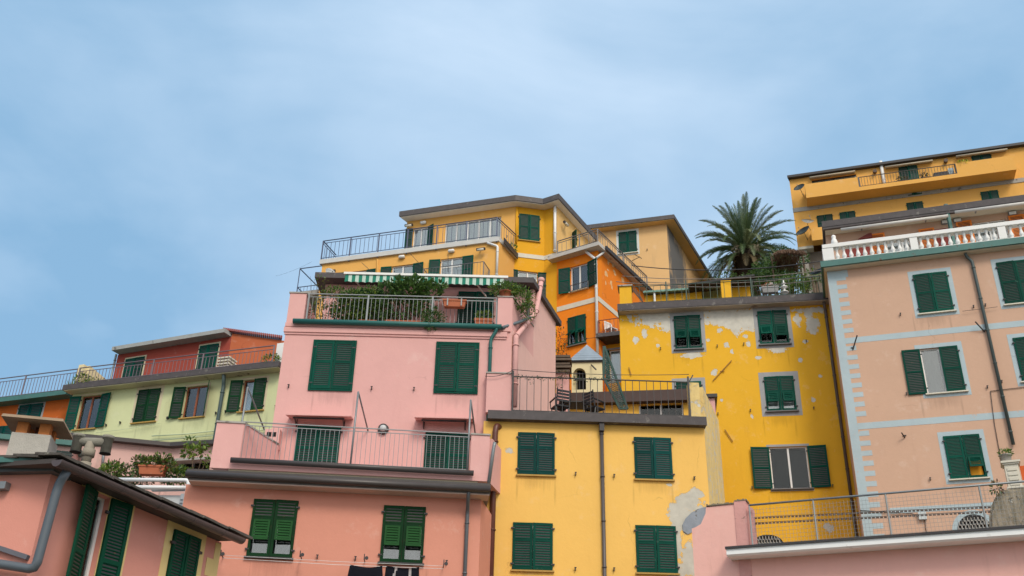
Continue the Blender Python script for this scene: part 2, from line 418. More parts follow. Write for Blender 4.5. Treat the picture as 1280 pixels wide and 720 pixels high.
def railing(parent, pts, h, mat, posts=None, sp=.12, r=.012, rt=.022, gap=.09, postr=.025, name='railing', mid=None, zoff=0, postup=0, postmat=None, sub=False):
    """pts: base points; bars, bottom and top rail in one mesh, each post a part"""
    bm = BM(); Z = Vector((0,0,1))
    if sub: ro = None
    for a, b in zip(pts, pts[1:]):
        L = (b-a).length; n = max(1, round(L/sp))
        bar(bm, a+Z*h, b+Z*h, rt*2, rt*1.2); bar(bm, a+Z*gap, b+Z*gap, rt, rt)
        if mid: bar(bm, a+Z*mid, b+Z*mid, rt, rt)
        for k in range(1, n):
            p = a+(b-a)*k/n; bar(bm, p+Z*gap, p+Z*((mid or h)-rt*.5), r, r)
    ro = obj(name, bm, mat, parent)
    if posts is None: posts = pts
    for p in posts:
        bm = BM(); bar(bm, p-Z*zoff, p+Z*(h+postup), postr*2, postr*2); obj('post', bm, postmat or mat, ro)
    return ro
def slab(parent, name, fp, z0, z1, mat):
    bm = BM(); polyprism(bm, fp, z0, z1); return obj(name, bm, mat, parent)
def pipe(parent, pts, r, mat, name='downpipe', clips=True, F=None):
    bm = BM(); P = []
    for i, p in enumerate(pts):               # round the elbows
        if 0 < i < len(pts)-1:
            a, b = (pts[i-1]-p), (pts[i+1]-p); k = min(.09, a.length*.4, b.length*.4)
            a, b = p+a.normalized()*k, p+b.normalized()*k
            P += [a, a*.25+p*.5+b*.25, b]
        else: P.append(p)
    tube(bm, P, r, 12)
    if clips:
        for a, b in zip(pts, pts[1:]):
            L = (b-a).length
            if L > 1.2:
                for k in range(int(L/1.3)+1):
                    t = min(L-.05, .3+k*1.3)/L; c = a.lerp(b, t); d = (b-a).normalized()
                    tube(bm, [c-d*.02, c+d*.02], r*1.25, 12)
    return obj(name, bm, mat, parent)
def leaves(bm, c, rad, n, size, aspect=2.2, droop=.0, shape='ell', rnd=random, mats=1, hollow=.45):
    for _ in range(n):
        while True:
            d = Vector((rnd.uniform(-1,1), rnd.uniform(-1,1), rnd.uniform(-1,1)))
            if .001 < d.length <= 1: break
        k = hollow+(1-hollow)*rnd.random()**.6; d = d.normalized()*k*(d.length**.3)
        p = c+Vector((d.x*rad[0], d.y*rad[1], d.z*rad[2]))
        s = size*rnd.uniform(.6, 1.3)
        a = (d.normalized()+Vector((rnd.gauss(0,.5), rnd.gauss(0,.5), rnd.gauss(0,.5)+.1-droop))).normalized()
        t = a.cross(Vector((rnd.gauss(0,1), rnd.gauss(0,1), rnd.gauss(0,1)))).normalized()
        nn = a.cross(t); w = s/aspect
        v = [bm.verts.new(q) for q in (p, p+a*s*.5+t*w*.5+nn*s*.06, p+a*s, p+a*s*.5-t*w*.5+nn*s*.06)]
        bm.faces.new(v).material_index = rnd.randrange(mats)
LEAF_A = leafmat('green leaves', (.045,.11,.02), (.11,.20,.04))
LEAF_D = leafmat('dark leaves', (.022,.06,.016), (.055,.12,.03))
LEAF_Y = leafmat('yellow green leaves', (.11,.185,.02), (.20,.27,.035))
LEAF_R = leafmat('reddish dry leaves', (.10,.05,.03), (.17,.10,.04))
TWIG = simple('twigs', (.10,.07,.045), .9, var=.3)
def bush(parent, blobs, mats, name='foliage', stems=None):
    bm = BM()
    for c, rad, n, size in blobs: leaves(bm, c, rad, n, size, mats=len(mats))
    o = obj(name, bm, mats, parent, recalc=False)
    if stems:
        bm = BM()
        for a, b, r in stems:
            m = a.lerp(b, .5)+Vector((random.uniform(-.06,.06), random.uniform(-.06,.06), 0))
            tube(bm, [a, m, b], [r, r*.8, r*.4], 5)
        obj('stem', bm, TWIG, parent)
    return o
def potbox(bm, c, F, L, W, H):
    """long planter: flared box with rim, open top filled lower"""
    g = lambda du, dw, z: c+F.u*du+F.n*dw+Vector((0,0,z))
    b = .88
    prism8(bm, [g(-L/2*b,-W/2*b,0), g(L/2*b,-W/2*b,0), g(L/2*b,W/2*b,0), g(-L/2*b,W/2*b,0), g(-L/2,-W/2,H*.86), g(L/2,-W/2,H*.86), g(L/2,W/2,H*.86), g(-L/2,W/2,H*.86)])
    t = .02
    for (a0,a1,b0,b1) in ((-L/2-t,L/2+t,W/2,W/2+t), (-L/2-t,L/2+t,-W/2-t,-W/2), (-L/2-t,-L/2,-W/2,W/2), (L/2,L/2+t,-W/2,W/2)):
        prism8(bm, [g(a0,b0,H*.8), g(a1,b0,H*.8), g(a1,b1,H*.8), g(a0,b1,H*.8), g(a0,b0,H), g(a1,b0,H), g(a1,b1,H), g(a0,b1,H)])
def planter(c, F, L, W, H, label, blobs, mats, stems=None, group='planted pots on the terraces', mat=None, name='planter'):
    t = thing(name, label, 'planter', c, group)
    bm = BM(); potbox(bm, c, F, L, W, H); obj('pot', bm, mat or TERRA, t)
    bush(t, blobs, mats, 'foliage', stems)
    return t
def roundpot(c, r, h, label, blobs, mats, group='planted pots on the terraces', mat=None):
    t = thing('potted_plant', label, 'potted plant', c, group)
    bm = BM(); lathe(bm, c, [(r*.62,0), (r*.66,.01), (r*.9,h*.85), (r,h*.86), (r,h), (r*.86,h), (r*.8,h*.9), (.01,h*.9)], 16); obj('pot', bm, mat or TERRA, t)
    bush(t, blobs, mats); return t
def dish(c, facing, r, label, mat, arm_to):
    t = thing('satellite_dish', label, 'satellite dish', c, 'satellite dishes')
    f = facing.normalized(); s = f.cross(Vector((0,0,1))).normalized(); q = s.cross(f)
    bm = BM(); rings = []
    N = 20
    for i in range(6):
        rr = r*i/5; dz = rr*rr/(r*2.6)
        rings.append([bm.verts.new(c+(s*math.cos(2*PI*k/N)+q*math.sin(2*PI*k/N))*max(rr,.002)+f*dz) for k in range(N)])
    for a, b in zip(rings, rings[1:]):
        for k in range(N): bm.faces.new((a[k], a[(k+1)%N], b[(k+1)%N], b[k])).smooth = True
    bmesh.ops.solidify(bm, geom=bm.faces[:], thickness=.012); obj('reflector', bm, mat, t)
    bm = BM(); tube(bm, [c-q*r*.95+f*r*.3, c+f*r*1.1-q*r*.4], .012, 6); tube(bm, [c+f*r*1.0-q*r*.4, c+f*r*1.15-q*r*.38], .03, 8); obj('feed_arm', bm, GREYM, t)
    bm = BM(); tube(bm, [c-f*.03, c-f*.12, Vector((arm_to.x, arm_to.y, c.z-.12)) if (arm_to-c).length > .25 else c-f*.15, arm_to], .018, 6); obj('bracket', bm, IRON, t)
    return t
SKY_A=(.22,.40,.60); SKY_B=(.55,.69,.85); SKY_MIX=.93; SKY_G=(1.35,1.27,1.18); SUN_E=1.5; EXPO=.33
Z3 = Vector((0,0,1))
def fpx(F, *a): return F.X(*a)
# ================================================================== SETTING: ground
def gz(x, y):
    s = lambda a, b, t: (lambda k: k*k*(3-2*k))(max(0, min(1, (t-a)/(b-a))))
    z = 19*s(33, 50, y)+6*s(46, 54, y)*s(3, 12, x)
    return z*(1-s(90, 400, y)*.6)
bm = BM()
xs = [-1500,-400,-120,-60,-40,-30]+list(range(-26, 41, 4))+[50,70,120,400,1500]
ys = [-1500,-300,-60,-20,0,10]+list(range(14, 64, 3))+[75,90,120,200,400,900,1500]
g = [[bm.verts.new((x, y, gz(x, y)+(math.sin(x*1.3)*.15+math.sin(y*.9)*.15 if 24 < y < 100 else 0))) for x in xs] for y in ys]
for a, b in zip(g, g[1:]):
    for i in range(len(xs)-1): bm.faces.new((a[i], a[i+1], b[i+1], b[i])).smooth = True
STREET = simple('grey paving and hillside earth', (.17, .155, .13), .9, var=.3, scale=.8, bump=.4, wear=((.07,.09,.035), .3, .5))
obj('ground', bm, STREET, kind='structure')

# ================================================================== wall paints
FA0 = Fr(500,450,28.5,0); FB0 = Fr(420,650,26,5)
m_pinkA = plaster('pink render', (.67,.375,.35), drips=(FA0, [(391,427,441,487),(546,430,596,490)]), var=.08, streak=.10, sc=(.50,.24,.22))
m_pinkS = plaster('rough pink render', (.74,.47,.42), var=.10, streak=.3, sc=(.5,.33,.28), bump=.9)
m_salm = plaster('salmon render', (.62,.27,.195), drips=(FB0, [(312,625,370,699),(477,633,531,706)]), var=.08, streak=.12, sc=(.4,.16,.12))
m_pinkT = plaster('pale pink render', (.80,.45,.39), var=.09, streak=.25, sc=(.42,.2,.15))
m_red = plaster('brick red render', (.33,.065,.045), var=.12, streak=.2, sc=(.12,.04,.03))
m_redl = plaster('light brick render', (.42,.115,.05), var=.12, streak=.2, sc=(.2,.06,.03))
m_oran2 = plaster('deep orange render', (.55,.125,.022), var=.16, streak=.25, sc=(.3,.09,.03))
m_grn = plaster('pale green render', (.60,.63,.36), drips=(Fr(200,500,38,-18), [(170,487,198,530),(230,482,258,523),(302,474,331,515),(98,494,123,538)]), var=.07, streak=.12, sc=(.42,.38,.18))

# ================================================================== A: tall pink house
FA = Fr(500,450,28.5,0)
uL, uR = FA.U(352,450), FA.U(639.5,430)
FAS = Fr(o=FA.P(uR,0), az=71.5); LA = FAS.U(694.5,430)
zt = FA.V(500,405.5,.12)
A = thing('pink_house', 'tall pink house with a plant-filled roof terrace and a long railed balcony', 'house', FA.P((uL+uR)/2,gz(0,28)))
hA = []
back = FA.xy(uL, -LA*.95)
for px in ((391.5,427.5,440.5,487), (546.5,430,595.5,490.5)):
    win(A, FA, px, holes=hA, split=.56, sill=None)
    u0,u1,v0,v1 = FA.rect(*px); bm = BM()       # green outer frame
    for q in ((u0-.07,u0-.002,v0-.05,v1+.05), (u1+.002,u1+.07,v0-.05,v1+.05), (u0-.002,u1+.002,v1+.001,v1+.05), (u0-.002,u1+.002,v0-.05,v0-.001)): bx(bm,FA,*q,-.02,.05)
    obj('shutter_frame', bm, GREEN, A)
for px in ((368.5,533,424,590), (530,541,586.5,600)):
    win(A, FA, px, holes=hA, split=.5, hooks=False)
fpA = [FA.xy(uL), FA.xy(uR), FAS.xy(LA), back]
body(A, m_pinkA, fpA, gz(0,28)-3, zt, {0: hA}, emat={1: m_pinkS})
# roof terrace slab, moulding and green gutter
slab(A, 'terrace_floor', offset(fpA, [.06, -.03, -.03, .03]), zt-.12, zt+.004, m_pinkA)
bm = BM(); a, b = FA.V(500,412,.05), FA.V(500,418,.05)
bx(bm, FA, uL-.05, FA.U(634,420), b, a, -.02, .07); bx(bm, FA, uL-.03, FA.U(634,420)-.02, b-.07, b-.002, -.02, .035); obj('moulding', bm, m_pinkA, A)
bm = BM(); y0 = FA.V(500,404.5,.16)
a_, b_ = FA.P(FA.U(366,404,.16), y0, .16), FA.P(FA.U(627,410,.16), y0-.03, .16)
tube(bm, [a_, b_], .085, 12); obj('gutter', bm, PIPEG, A)
pipe(A, [FA.X(621,410,.16), FA.X(620,414,.13), FA.X(613.5,424,.1), FA.P(FA.U(613.5,424,.1), FA.V(606,540,.1), .1)], .055, PIPEG)
# terrace parapets
zp = FA.V(372,366.5,0)
bm = BM(); bx(bm, FA, uL-.02, FA.U(381,385), zt, zp, -.35, .0); bx(bm, FA, uL-.02, FA.U(381,385)-.01, zt, zp, -3.2, -.351); obj('parapet', bm, m_pinkA, A)
bm = BM(); bx(bm, FA, FA.U(381,385)-.009, FA.U(404,380,-2.2)+.03, zt+.005, zp-.01, -2.6, -2.25); obj('parapet', bm, m_pinkA, A)
zr = FA.V(629,371.5)
bm = BM(); bx(bm, FA, FA.U(622,390), uR, zt, zr, -.25, .0)
bx(bm, FAS, .02, 2.3, zt, zr, -.2, -.001); obj('parapet', bm, m_pinkA, A)
bm = BM(); bx(bm, FA, uL-.05, FA.U(381,385)+.02, zp, zp+.04, -.37, .03); bx(bm, FA, FA.U(622,390)-.02, uR+.03, zr, zr+.035, -.26, .03); bx(bm, FAS, .04, 2.3, zr, zr+.035, -.22, .03); obj('coping', bm, CONC, A)
w_ = -.12; h_ = FA.V(500,370,w_)-zt
pA = [FA.P(FA.U(x,390,w_), zt, w_) for x in (384,459,540,621)]
railing(A, [pA[0], pA[-1]], h_, GREYM, posts=pA, sp=.135, r=.012, postr=.026, mid=h_-.11)
# set-back top storey
wS = -2.2; uS = 2.2/math.sin(math.radians(71.5)); uL2 = FA.U(404,380,wS)
zb, zt2 = FA.V(640,352.5,wS+.5), FA.V(640,346,wS+.5)
fp2 = [FA.xy(uL2,wS), FAS.xy(uS), FAS.xy(LA), FA.xy(uL2,-LA*.95)]
hT = []
FT = Fr(o=FA.P(0,0,wS), az=0)
win(A, FT, (572,365,617,410), holes=hT, hooks=False)
win(A, FT, (439,363,478,410), holes=hT, hooks=False)
body(A, m_pinkA, fp2, zt, zb, {0: hT}, 'upper_wall', emat={1: m_pinkS})
slab(A, 'roof', offset(fp2, [.5,.13,.3,.3]), zb, zt2, FASCIA)
bm = BM(); tube(bm, [FA.X(627,410,.14), FAS.X(651,402,.14), FAS.X(663,397,.14)], .055, 10); obj('side_gutter', bm, simple('grey blue gutter', (.12,.15,.17), .45, metal=.2), A)
pipe(A, [FA.P(FA.U(660.5,372,wS+.1), zb-.02, wS+.1), FA.P(FA.U(660.5,372,wS+.1), zt+.1, wS+.1)], .06, IRON)
# pink pipe stepping down the side wall
W = .12
P_ = lambda x,y: FAS.X(x,y,W)
pipe(A, [P_(676.5,352), P_(670,390), P_(645,421), FAS.P(FAS.U(645,421,W), FAS.V(641,506,W), W)], .085, m_pinkA, 'pink_downpipe')
bm = BM(); p = P_(676.5,352); lathe(bm, p-Z3*.02, [(.1,0),(.12,.05),(.12,.12),(.09,.16)], 12); obj('pipe_cap', bm, m_pinkA, A)
# canopies over the lower doors
for x0, x1, y in ((359,440,519.5), (519,592,522.5)):
    u0, u1 = FA.U(x0,y,.3), FA.U(x1,y,.3); z = FA.V((x0+x1)/2,y,.55)
    bm = BM(); fprism(bm, Sub(FA.P(0,0,0), FA.n, FA.u, Z3), [(0,z+.10),(.55,z),(.55,z+.035),(0,z+.14)], u0, u1); c_ = obj('canopy', bm, m_pinkA, A)
    bm = BM()
    for u in (u0+.25, u1-.25): bar(bm, FA.P(u,z-.16,.0), FA.P(u,z-.005,.4), .03); bar(bm, FA.P(u,z-.16,.01), FA.P(u,z+.06,.01), .03)
    bx(bm, FA, u0+.2, u1-.2, z-.045, z-.006, .36, .42); obj('bracket', bm, IRON, c_)
# long balcony above the salmon house
FBa = Fr(440,583,26.7,5)
zf = FBa.V(440,583.5)
ul, ur = FBa.U(266,560), FBa.U(611.5,575)
def onA(F, u, az):   # where a side line from the balcony front meets the facade of A
    p = F.P(u,0); a = math.radians(az); d = Vector((math.cos(a), math.sin(a), 0)); t = (FA.o-p).dot(FA.n)/d.dot(FA.n); return p+d*t
l0, l1 = FBa.P(ul,0), onA(FBa, ul, 72); r0, r1 = FBa.P(ur,0), onA(FBa, ur, 75)
bal = obj('balcony', (lambda b: (polyprism(b, [(l0.x,l0.y),(r0.x,r0.y),(r1.x,r1.y-.005),(l1.x,l1.y-.005)], zf-.22, zf), b)[1])(BM()), m_pinkA, A)
FBL = Fr(o=l0, az=72); FBR = Fr(o=r0, az=75)
zpl, zpr = FBa.V(283,528.5), FBa.V(600,544)
wl = FBa.U(301,560)-ul
bm = BM(); bx(bm, FBa, ul, ul+wl, zf+.001, zpl, -.3, 0); bx(bm, FBL, .32, (l1-l0).length-.01, zf+.001, zpl, .02, wl*.92); obj('parapet', bm, m_pinkA, bal)
bm = BM(); bx(bm, FBa, FBa.U(588,575), ur, zf+.001, zpr, -.25, 0); bx(bm, FBR, .28, (r1-r0).length-.02, zf+.001, zpr, -.18, 0); obj('parapet', bm, m_pinkA, bal)
bm = BM(); bx(bm, FBa, ul-.02, ul+wl+.02, zpl+.001, zpl+.05, -.32, .03); bx(bm, FBL, .34, (l1-l0).length-.01, zpl+.001, zpl+.05, 0, wl*.92+.02); bx(bm, FBa, FBa.U(588,575)-.02, ur+.02, zpr+.001, zpr+.045, -.27, .03); obj('coping', bm, CONC, bal)
hb = FBa.V(440,534.5,-.05)-zf
bp = [FBa.P(FBa.U(x,560,-.05), zf, -.05) for x in (297,440,585)]
ro = railing(A, [bp[0], bp[-1]], hb, GREYM, posts=[], sp=.13, r=.012, rt=.02, mid=hb-.1)
for p, (xt, yt) in zip(bp, ((313,484), (452.5,490), (590.5,500))):
    bm = BM(); top = FBa.P((p-FBa.o).dot(FBa.u)+.02, FBa.V(xt,yt,-.05), -.05); tube(bm, [p-Z3*.1, top], .028, 8)
    q = top+FBa.n*-.0; d = Vector((top.x+.12, FA.o.y-.02, top.z-.55)); tube(bm, [q, d], .024, 8); obj('post', bm, GREYM, ro)
bm = BM(); zz = FBa.V(440,583,.14); tube(bm, [FBa.P(FBa.U(288,577,.14), zz+.01, .14), FBa.P(FBa.U(592,592,.14), zz-.02, .14)], .078, 12); obj('gutter', bm, GUTB, bal)
bm = BM(); bx(bm, FBa, ul+.5, ur-.3, zf-.42, zf-.221, -.5, -.06); obj('ledge', bm, simple('pale cream ledge', (.42,.38,.26), .8), bal)
pipe(bal, [FBa.X(618.5,553,.06), FBa.X(617,560,.06), FBa.X(611,604,.06)], .05, GREYM)
bm = BM(); u = FA.U(340,538,.3); z = FA.V(340,545,.3); bx(bm, FA, u-.2, u+.24, z-.35, z+.22, 0, .3); vt = obj('vent_box', bm, m_pinkA, A)
bm = BM(); bx(bm, FA, u-.14, u-.0, z-.02, z+.12, .28, .306); bx(bm, FA, u+.03, u+.14, z-.02, z+.12, .28, .306); obj('grille', bm, DARK, vt)

# awning on the roof terrace
wA0, wA1 = wS+.52, -.9
t = thing('awning', 'green and white striped awning over the roof terrace of the pink house', 'awning', FA.P(-3.,FA.V(530,356,wA1),wA1))
u0, u1 = FA.U(431,350,wA1), FA.U(629.5,352,wA1); ztop = FA.V(530,344.5,wA1); zbot = FA.V(530,355,wA1); zroof = ztop+.12
bm = BM(); n = int((u1-u0)/.115); ws = (u1-u0)/n
for k in range(n):
    a, b = u0+ws*k, u0+ws*(k+1); mi = k % 2
    prism8(bm, [FA.P(a,zroof-.012,wA0),FA.P(b,zroof-.012,wA0),FA.P(b,ztop-.012,wA1),FA.P(a,ztop-.012,wA1),FA.P(a,zroof,wA0),FA.P(b,zroof,wA0),FA.P(b,ztop,wA1),FA.P(a,ztop,wA1)], mi)
    m = 4; ph = ws*2
    for j in range(m):
        ua, ub = a+ws*j/m, a+ws*(j+1)/m
        f = lambda u: zbot+.03*abs(math.sin(PI*(u-u0)/ph))
        g = lambda u: .012*math.sin(u*5)
        prism8(bm, [FA.P(ua,f(ua),wA1+g(ua)),FA.P(ub,f(ub),wA1+g(ub)),FA.P(ub,f(ub),wA1+.008+g(ub)),FA.P(ua,f(ua),wA1+.008+g(ua)),FA.P(ua,ztop-.04,wA1),FA.P(ub,ztop-.04,wA1),FA.P(ub,ztop-.04,wA1+.008),FA.P(ua,ztop-.04,wA1+.008)], mi)
obj('cloth', bm, [simple('awning green cloth', (.012,.19,.125), .8), simple('awning pale cloth', (.50,.62,.55), .8)], t)
bm = BM(); bx(bm, FA, u0-.05, u1+.15, ztop-.03, ztop+.05, wA1-.03, wA1+.05); obj('front_bar', bm, WHITE, t)
bm = BM()
for u in (u0+.6, u1-.6): bar(bm, FA.P(u,zroof-.25,wA0-.4), FA.P(u-.3,zroof-.2,-1.3), .04); bar(bm, FA.P(u-.3,zroof-.2,-1.3), FA.P(u,ztop-.03,wA1), .04)
obj('folding_arm', bm, WHITE, t)

# ================================================================== plants on A's terrace
cz = zt
def at_t(x, w=-.45): return FA.P(FA.U(x,395,w), cz, w)
def V3(F,x,y,w): return F.X(x,y,w)
random.seed(11)
p = at_t(402); planter(p, FA, 1.0, .28, .30, 'long terracotta trough with a thin twiggy shrub at the left end of the roof terrace', [(V3(FA,398,388,-.45),(.35,.2,.32),160,.09), (V3(FA,412,372,-.5),(.4,.25,.42),260,.09), (V3(FA,428,366,-.6),(.55,.25,.22),200,.09), (V3(FA,402,352,-.5),(.25,.15,.25),40,.08)], [LEAF_R, LEAF_A, LEAF_Y],
    [(p+Vector((0,0,.28)), V3(FA,398,360,-.5), .016), (p+Vector((.2,0,.28)), V3(FA,420,365,-.5), .014), (p+Vector((.1,0,.28)), V3(FA,393,350,-.5), .01), (p+Vector((-.1,0,.28)), V3(FA,388,345,-.5), .008), (p+Vector((.1,0,.28)), V3(FA,412,358,-.5), .008)])
p = at_t(437); planter(p, FA, .6, .28, .28, 'terracotta trough holding a dense yellow green shrub beside the awning post', [(V3(FA,432,388,-.5),(.5,.3,.5),1000,.11), (V3(FA,442,375,-.5),(.5,.3,.4),800,.11), (V3(FA,425,395,-.4),(.35,.2,.25),300,.1), (V3(FA,450,392,-.4),(.35,.2,.3),350,.1), (V3(FA,420,366,-.6),(.4,.25,.2),200,.1)], [LEAF_A, LEAF_D, LEAF_Y])
p = at_t(461); planter(p, FA, .55, .28, .33, 'terracotta trough between two shrubs near the second railing post', [(V3(FA,459,385,-.5),(.45,.3,.45),900,.11), (V3(FA,463,370,-.5),(.35,.25,.35),450,.11), (V3(FA,455,367,-.7),(.25,.2,.2),130,.10)], [LEAF_A, LEAF_Y, LEAF_D])
p = at_t(506); planter(p, FA, 1.15, .3, .34, 'long terracotta trough under the large oleander at the middle of the roof terrace', [(V3(FA,500,383,-.5),(.75,.35,.5),800,.15), (V3(FA,512,364,-.5),(.7,.35,.38),700,.17), (V3(FA,484,364,-.5),(.4,.25,.3),260,.16), (V3(FA,538,364,-.5),(.4,.25,.3),260,.17), (V3(FA,520,352,-.5),(.35,.2,.18),150,.17), (V3(FA,498,354,-.5),(.3,.2,.2),130,.17), (V3(FA,548,357,-.5),(.25,.2,.15),80,.16), (V3(FA,530,385,-.5),(.35,.2,.35),220,.15), (V3(FA,478,388,-.4),(.3,.2,.35),260,.13)], [LEAF_A, LEAF_D, LEAF_A],
    [(p+Vector((.1*k,0,.3)), V3(FA,496+k*8,360,-.5), .018) for k in range(-2,4)])
p = V3(FA,543,411,.0)
t = thing('hanging_plant', 'dark feathery plant spilling over the terrace edge below the railing', 'plant', p); bush(t, [(V3(FA,541,398,-.08),(.42,.15,.32),900,.07), (V3(FA,538,405,.12),(.22,.12,.28),350,.07)], [LEAF_D, LEAF_A])
p = V3(FA,568,384.5,.08); t = planter(p, FA, .72, .2, .24, 'empty terracotta balcony box hooked on the terrace railing', [(p+Vector((0,0,.18)),(.3,.06,.02),14,.05)], [LEAF_R], group='planted pots on the terraces', name='railing_planter')
bm = BM()
for k in (-.22,.22): bx(bm, FA, (p-FA.o).dot(FA.u)+k-.02, (p-FA.o).dot(FA.u)+k+.02, p.z+.02, p.z+.27, .19, .21); bx(bm, FA, (p-FA.o).dot(FA.u)+k-.02, (p-FA.o).dot(FA.u)+k+.02, p.z+.23, p.z+.27, -.13, .19)
obj('hook', bm, GREYM, t)
p = at_t(605,-.42); planter(p, FA, .56, .36, .46, 'tall square terracotta pot with bright green leaves at the right end of the railing', [(p+Vector((0,0,.6)),(.33,.25,.2),260,.10), (p+Vector((-.3,0,.12)),(.4,.1,.1),120,.07)], [LEAF_A, LEAF_Y])
p = FA.P(FA.U(632,371,-.12), zr+.036, -.12); roundpot(p, .22, .2, 'round terracotta pot of yellow green succulents on the right parapet', [(p+Vector((-.05,0,.32)),(.5,.32,.25),520,.10), (p+Vector((.5,.25,.1)),(.5,.35,.42),750,.10), (p+Vector((.75,.4,-.25)),(.25,.25,.4),260,.09), (p+Vector((.2,.1,.4)),(.4,.2,.18),160,.1)], [LEAF_A, LEAF_Y, LEAF_A])

# round wall lamp
p = V3(FA,479,536,.05); t = thing('wall_lamp', 'round grey bulkhead lamp between the two doors of the pink house balcony', 'lamp', p)
bm = BM(); tube(bm, [p-FA.n*.05, p+FA.n*.05], [.17,.15], 18); obj('base', bm, IRON, t)
bm = BM(); tube(bm, [p+FA.n*.05, p+FA.n*.1, p+FA.n*.13], [.11,.09,.03], 16); obj('glass_cover', bm, simple('frosted lamp glass', (.5,.52,.53), .4), t)

# ================================================================== B: salmon house
FB = Fr(420,650,26,5)
B_ = thing('salmon_house', 'salmon house with two green shuttered windows under a dark eave', 'house', FB.P(-2,gz(0,27)))
uL, uR = FB.U(225,650), FB.U(600,665); ze = FB.V(425,608,.5)
hB = []
for px, lab in (((312.5,624.5,369.5,697), 0), ((477,632.5,530.5,704), 1)):
    win(B_, FB, px, holes=hB, mat=GREEN_D, flap=(7,7), flapmat=GREEN_L, sill=IRON, split=.66, sillw=.1, frame=IRONB, cmat=simple('grey net curtain', (.17,.165,.175), .9))
fpB = [FB.xy(uL), FB.xy(uR), FB.xy(uR+.8,-3.2), FB.xy(uL+.8,-3.2)]
body(B_, m_salm, fpB, -1, ze, {0: hB})
zg = FB.V(425,599,.52); z_r = zf-.43
E_u0, E_u1 = FB.U(236,590,.5), FB.U(613,612,.5)
bm = BM(); fprism(bm, Sub(FB.o, FB.n, FB.u, Z3), [(-1.1,ze+.001),(.46,ze+.001),(.5,ze+.12),(-1.1,max(z_r,ze+.3))], E_u0, E_u1); rf = obj('roof', bm, SLATE, B_)
bm = BM(); bx(bm, FB, E_u0+.02, E_u1-.02, ze-.035, ze-.001, -.1, .46); obj('soffit', bm, simple('pale soffit board', (.55,.42,.36), .8), B_)
bm = BM(); tube(bm, [FB.P(E_u0-.05, ze+.12, .56), FB.P(E_u1, ze+.10, .56)], .085, 12); bx(bm, FB, E_u0-.05, E_u1, ze+.04, ze+.27, .44, .52); obj('gutter', bm, GUTB, B_)
pipe(B_, [FB.P(FB.U(586,612,.5), ze+.05, .5), FB.P(FB.U(585.5,618,.45), ze-.12, .42), FB.P(FB.U(585,625,.08), ze-.4, .08), FB.P(FB.U(585,625,.08), 1, .08)], .05, simple('grey zinc pipe', (.12,.13,.14), .4, metal=.3))
# clotheslines and washing
t = thing('clothesline', 'thin washing line with pulleys strung under the salmon house windows', 'clothesline', FB.X(415,705,.4))
pa, pb = FB.X(279,697.5,.42), FB.X(554,711,.42)
bm = BM(); tube(bm, [pa, pa.lerp(pb,.5)-Z3*.03, pb], .006, 5); tube(bm, [pa+Z3*.07, pa.lerp(pb,.5)+Z3*.05, pb+Z3*.07], .005, 5); obj('line', bm, WHITE, t)
for x, y in ((279,697), (377,698), (456,702), (554,709)):
    q = FB.X(x,y,.0); bm = BM(); bar(bm, q, q+FB.n*.46, .022); bar(bm, q+FB.n*.44-Z3*.06, q+FB.n*.44+Z3*.1, .022); tube(bm, [q+FB.n*.42+FB.u*.06, q+FB.n*.46+FB.u*.06], .045, 10); obj('pulley_bracket', bm, IRON, t)
def cloth(F, x0, x1, y, w, name, label, cat, mat, mat2, kind):
    u0, u1 = F.U(x0,y,w), F.U(x1,y,w); z = F.V((x0+x1)/2,y,w); bm = BM(); NU, NV = 26, 12; H = .95; W_ = u1-u0
    rows = []
    for j in range(NV+1):
        v = j/NV; row = []
        for i in range(NU+1):
            s = i/NU
            if kind == 'shirt':   # hung by the hem, sleeves falling outside
                uu = u0+W_*s; sag = .05*math.sin(PI*s)*(1-v*.4)
            else: uu = u0+W_*(.5+(s-.5)*(1+.12*v)); sag = .04*math.sin(PI*s)
            row.append(bm.verts.new(F.P(uu, z-sag-H*v, w+.03*math.sin(s*17+v*2)*v+.02*math.sin(s*7))))
        rows.append(row)
    for a, b in zip(rows, rows[1:]):
        for i in range(NU):
            f = bm.faces.new((a[i], a[i+1], b[i+1], b[i])); f.smooth = True
            s = (i+.5)/NU; j = rows.index(a)
            if kind != 'shirt' and (abs(s-.30+j*.012) < .035 or abs(s-.72-j*.012) < .035): f.material_index = 1
    if kind == 'shirt':
        for sgn, ub in ((-1,u0), (1,u1)):
            p0 = [F.P(ub,z,w), F.P(ub,z-.12,w)]; q = [F.P(ub+sgn*.07,z-.55,w+.02), F.P(ub-sgn*.03,z-.6,w+.02)]
            bm.faces.new([bm.verts.new(x) for x in (p0[0], q[0], q[1], p0[1])])
    bmesh.ops.solidify(bm, geom=bm.faces[:], thickness=.008)
    o = obj(name, bm, [mat, mat2], None, label, cat, 'washing on the line')
    return o
NAVY = simple('dark navy cotton', (.010,.012,.022), .9, var=.2); WHT = simple('white tape', (.6,.6,.6), .8)
cloth(FB, 437.5, 478, 706.5, .42, 'shirt', 'plain dark navy top hanging left on the washing line', 'shirt', NAVY, NAVY, 'shirt')
cloth(FB, 482.5, 524, 708, .42, 'trousers', 'dark tracksuit trousers with white side stripes hanging right on the washing line', 'trousers', NAVY, WHT, 'tr')
bm = BM()

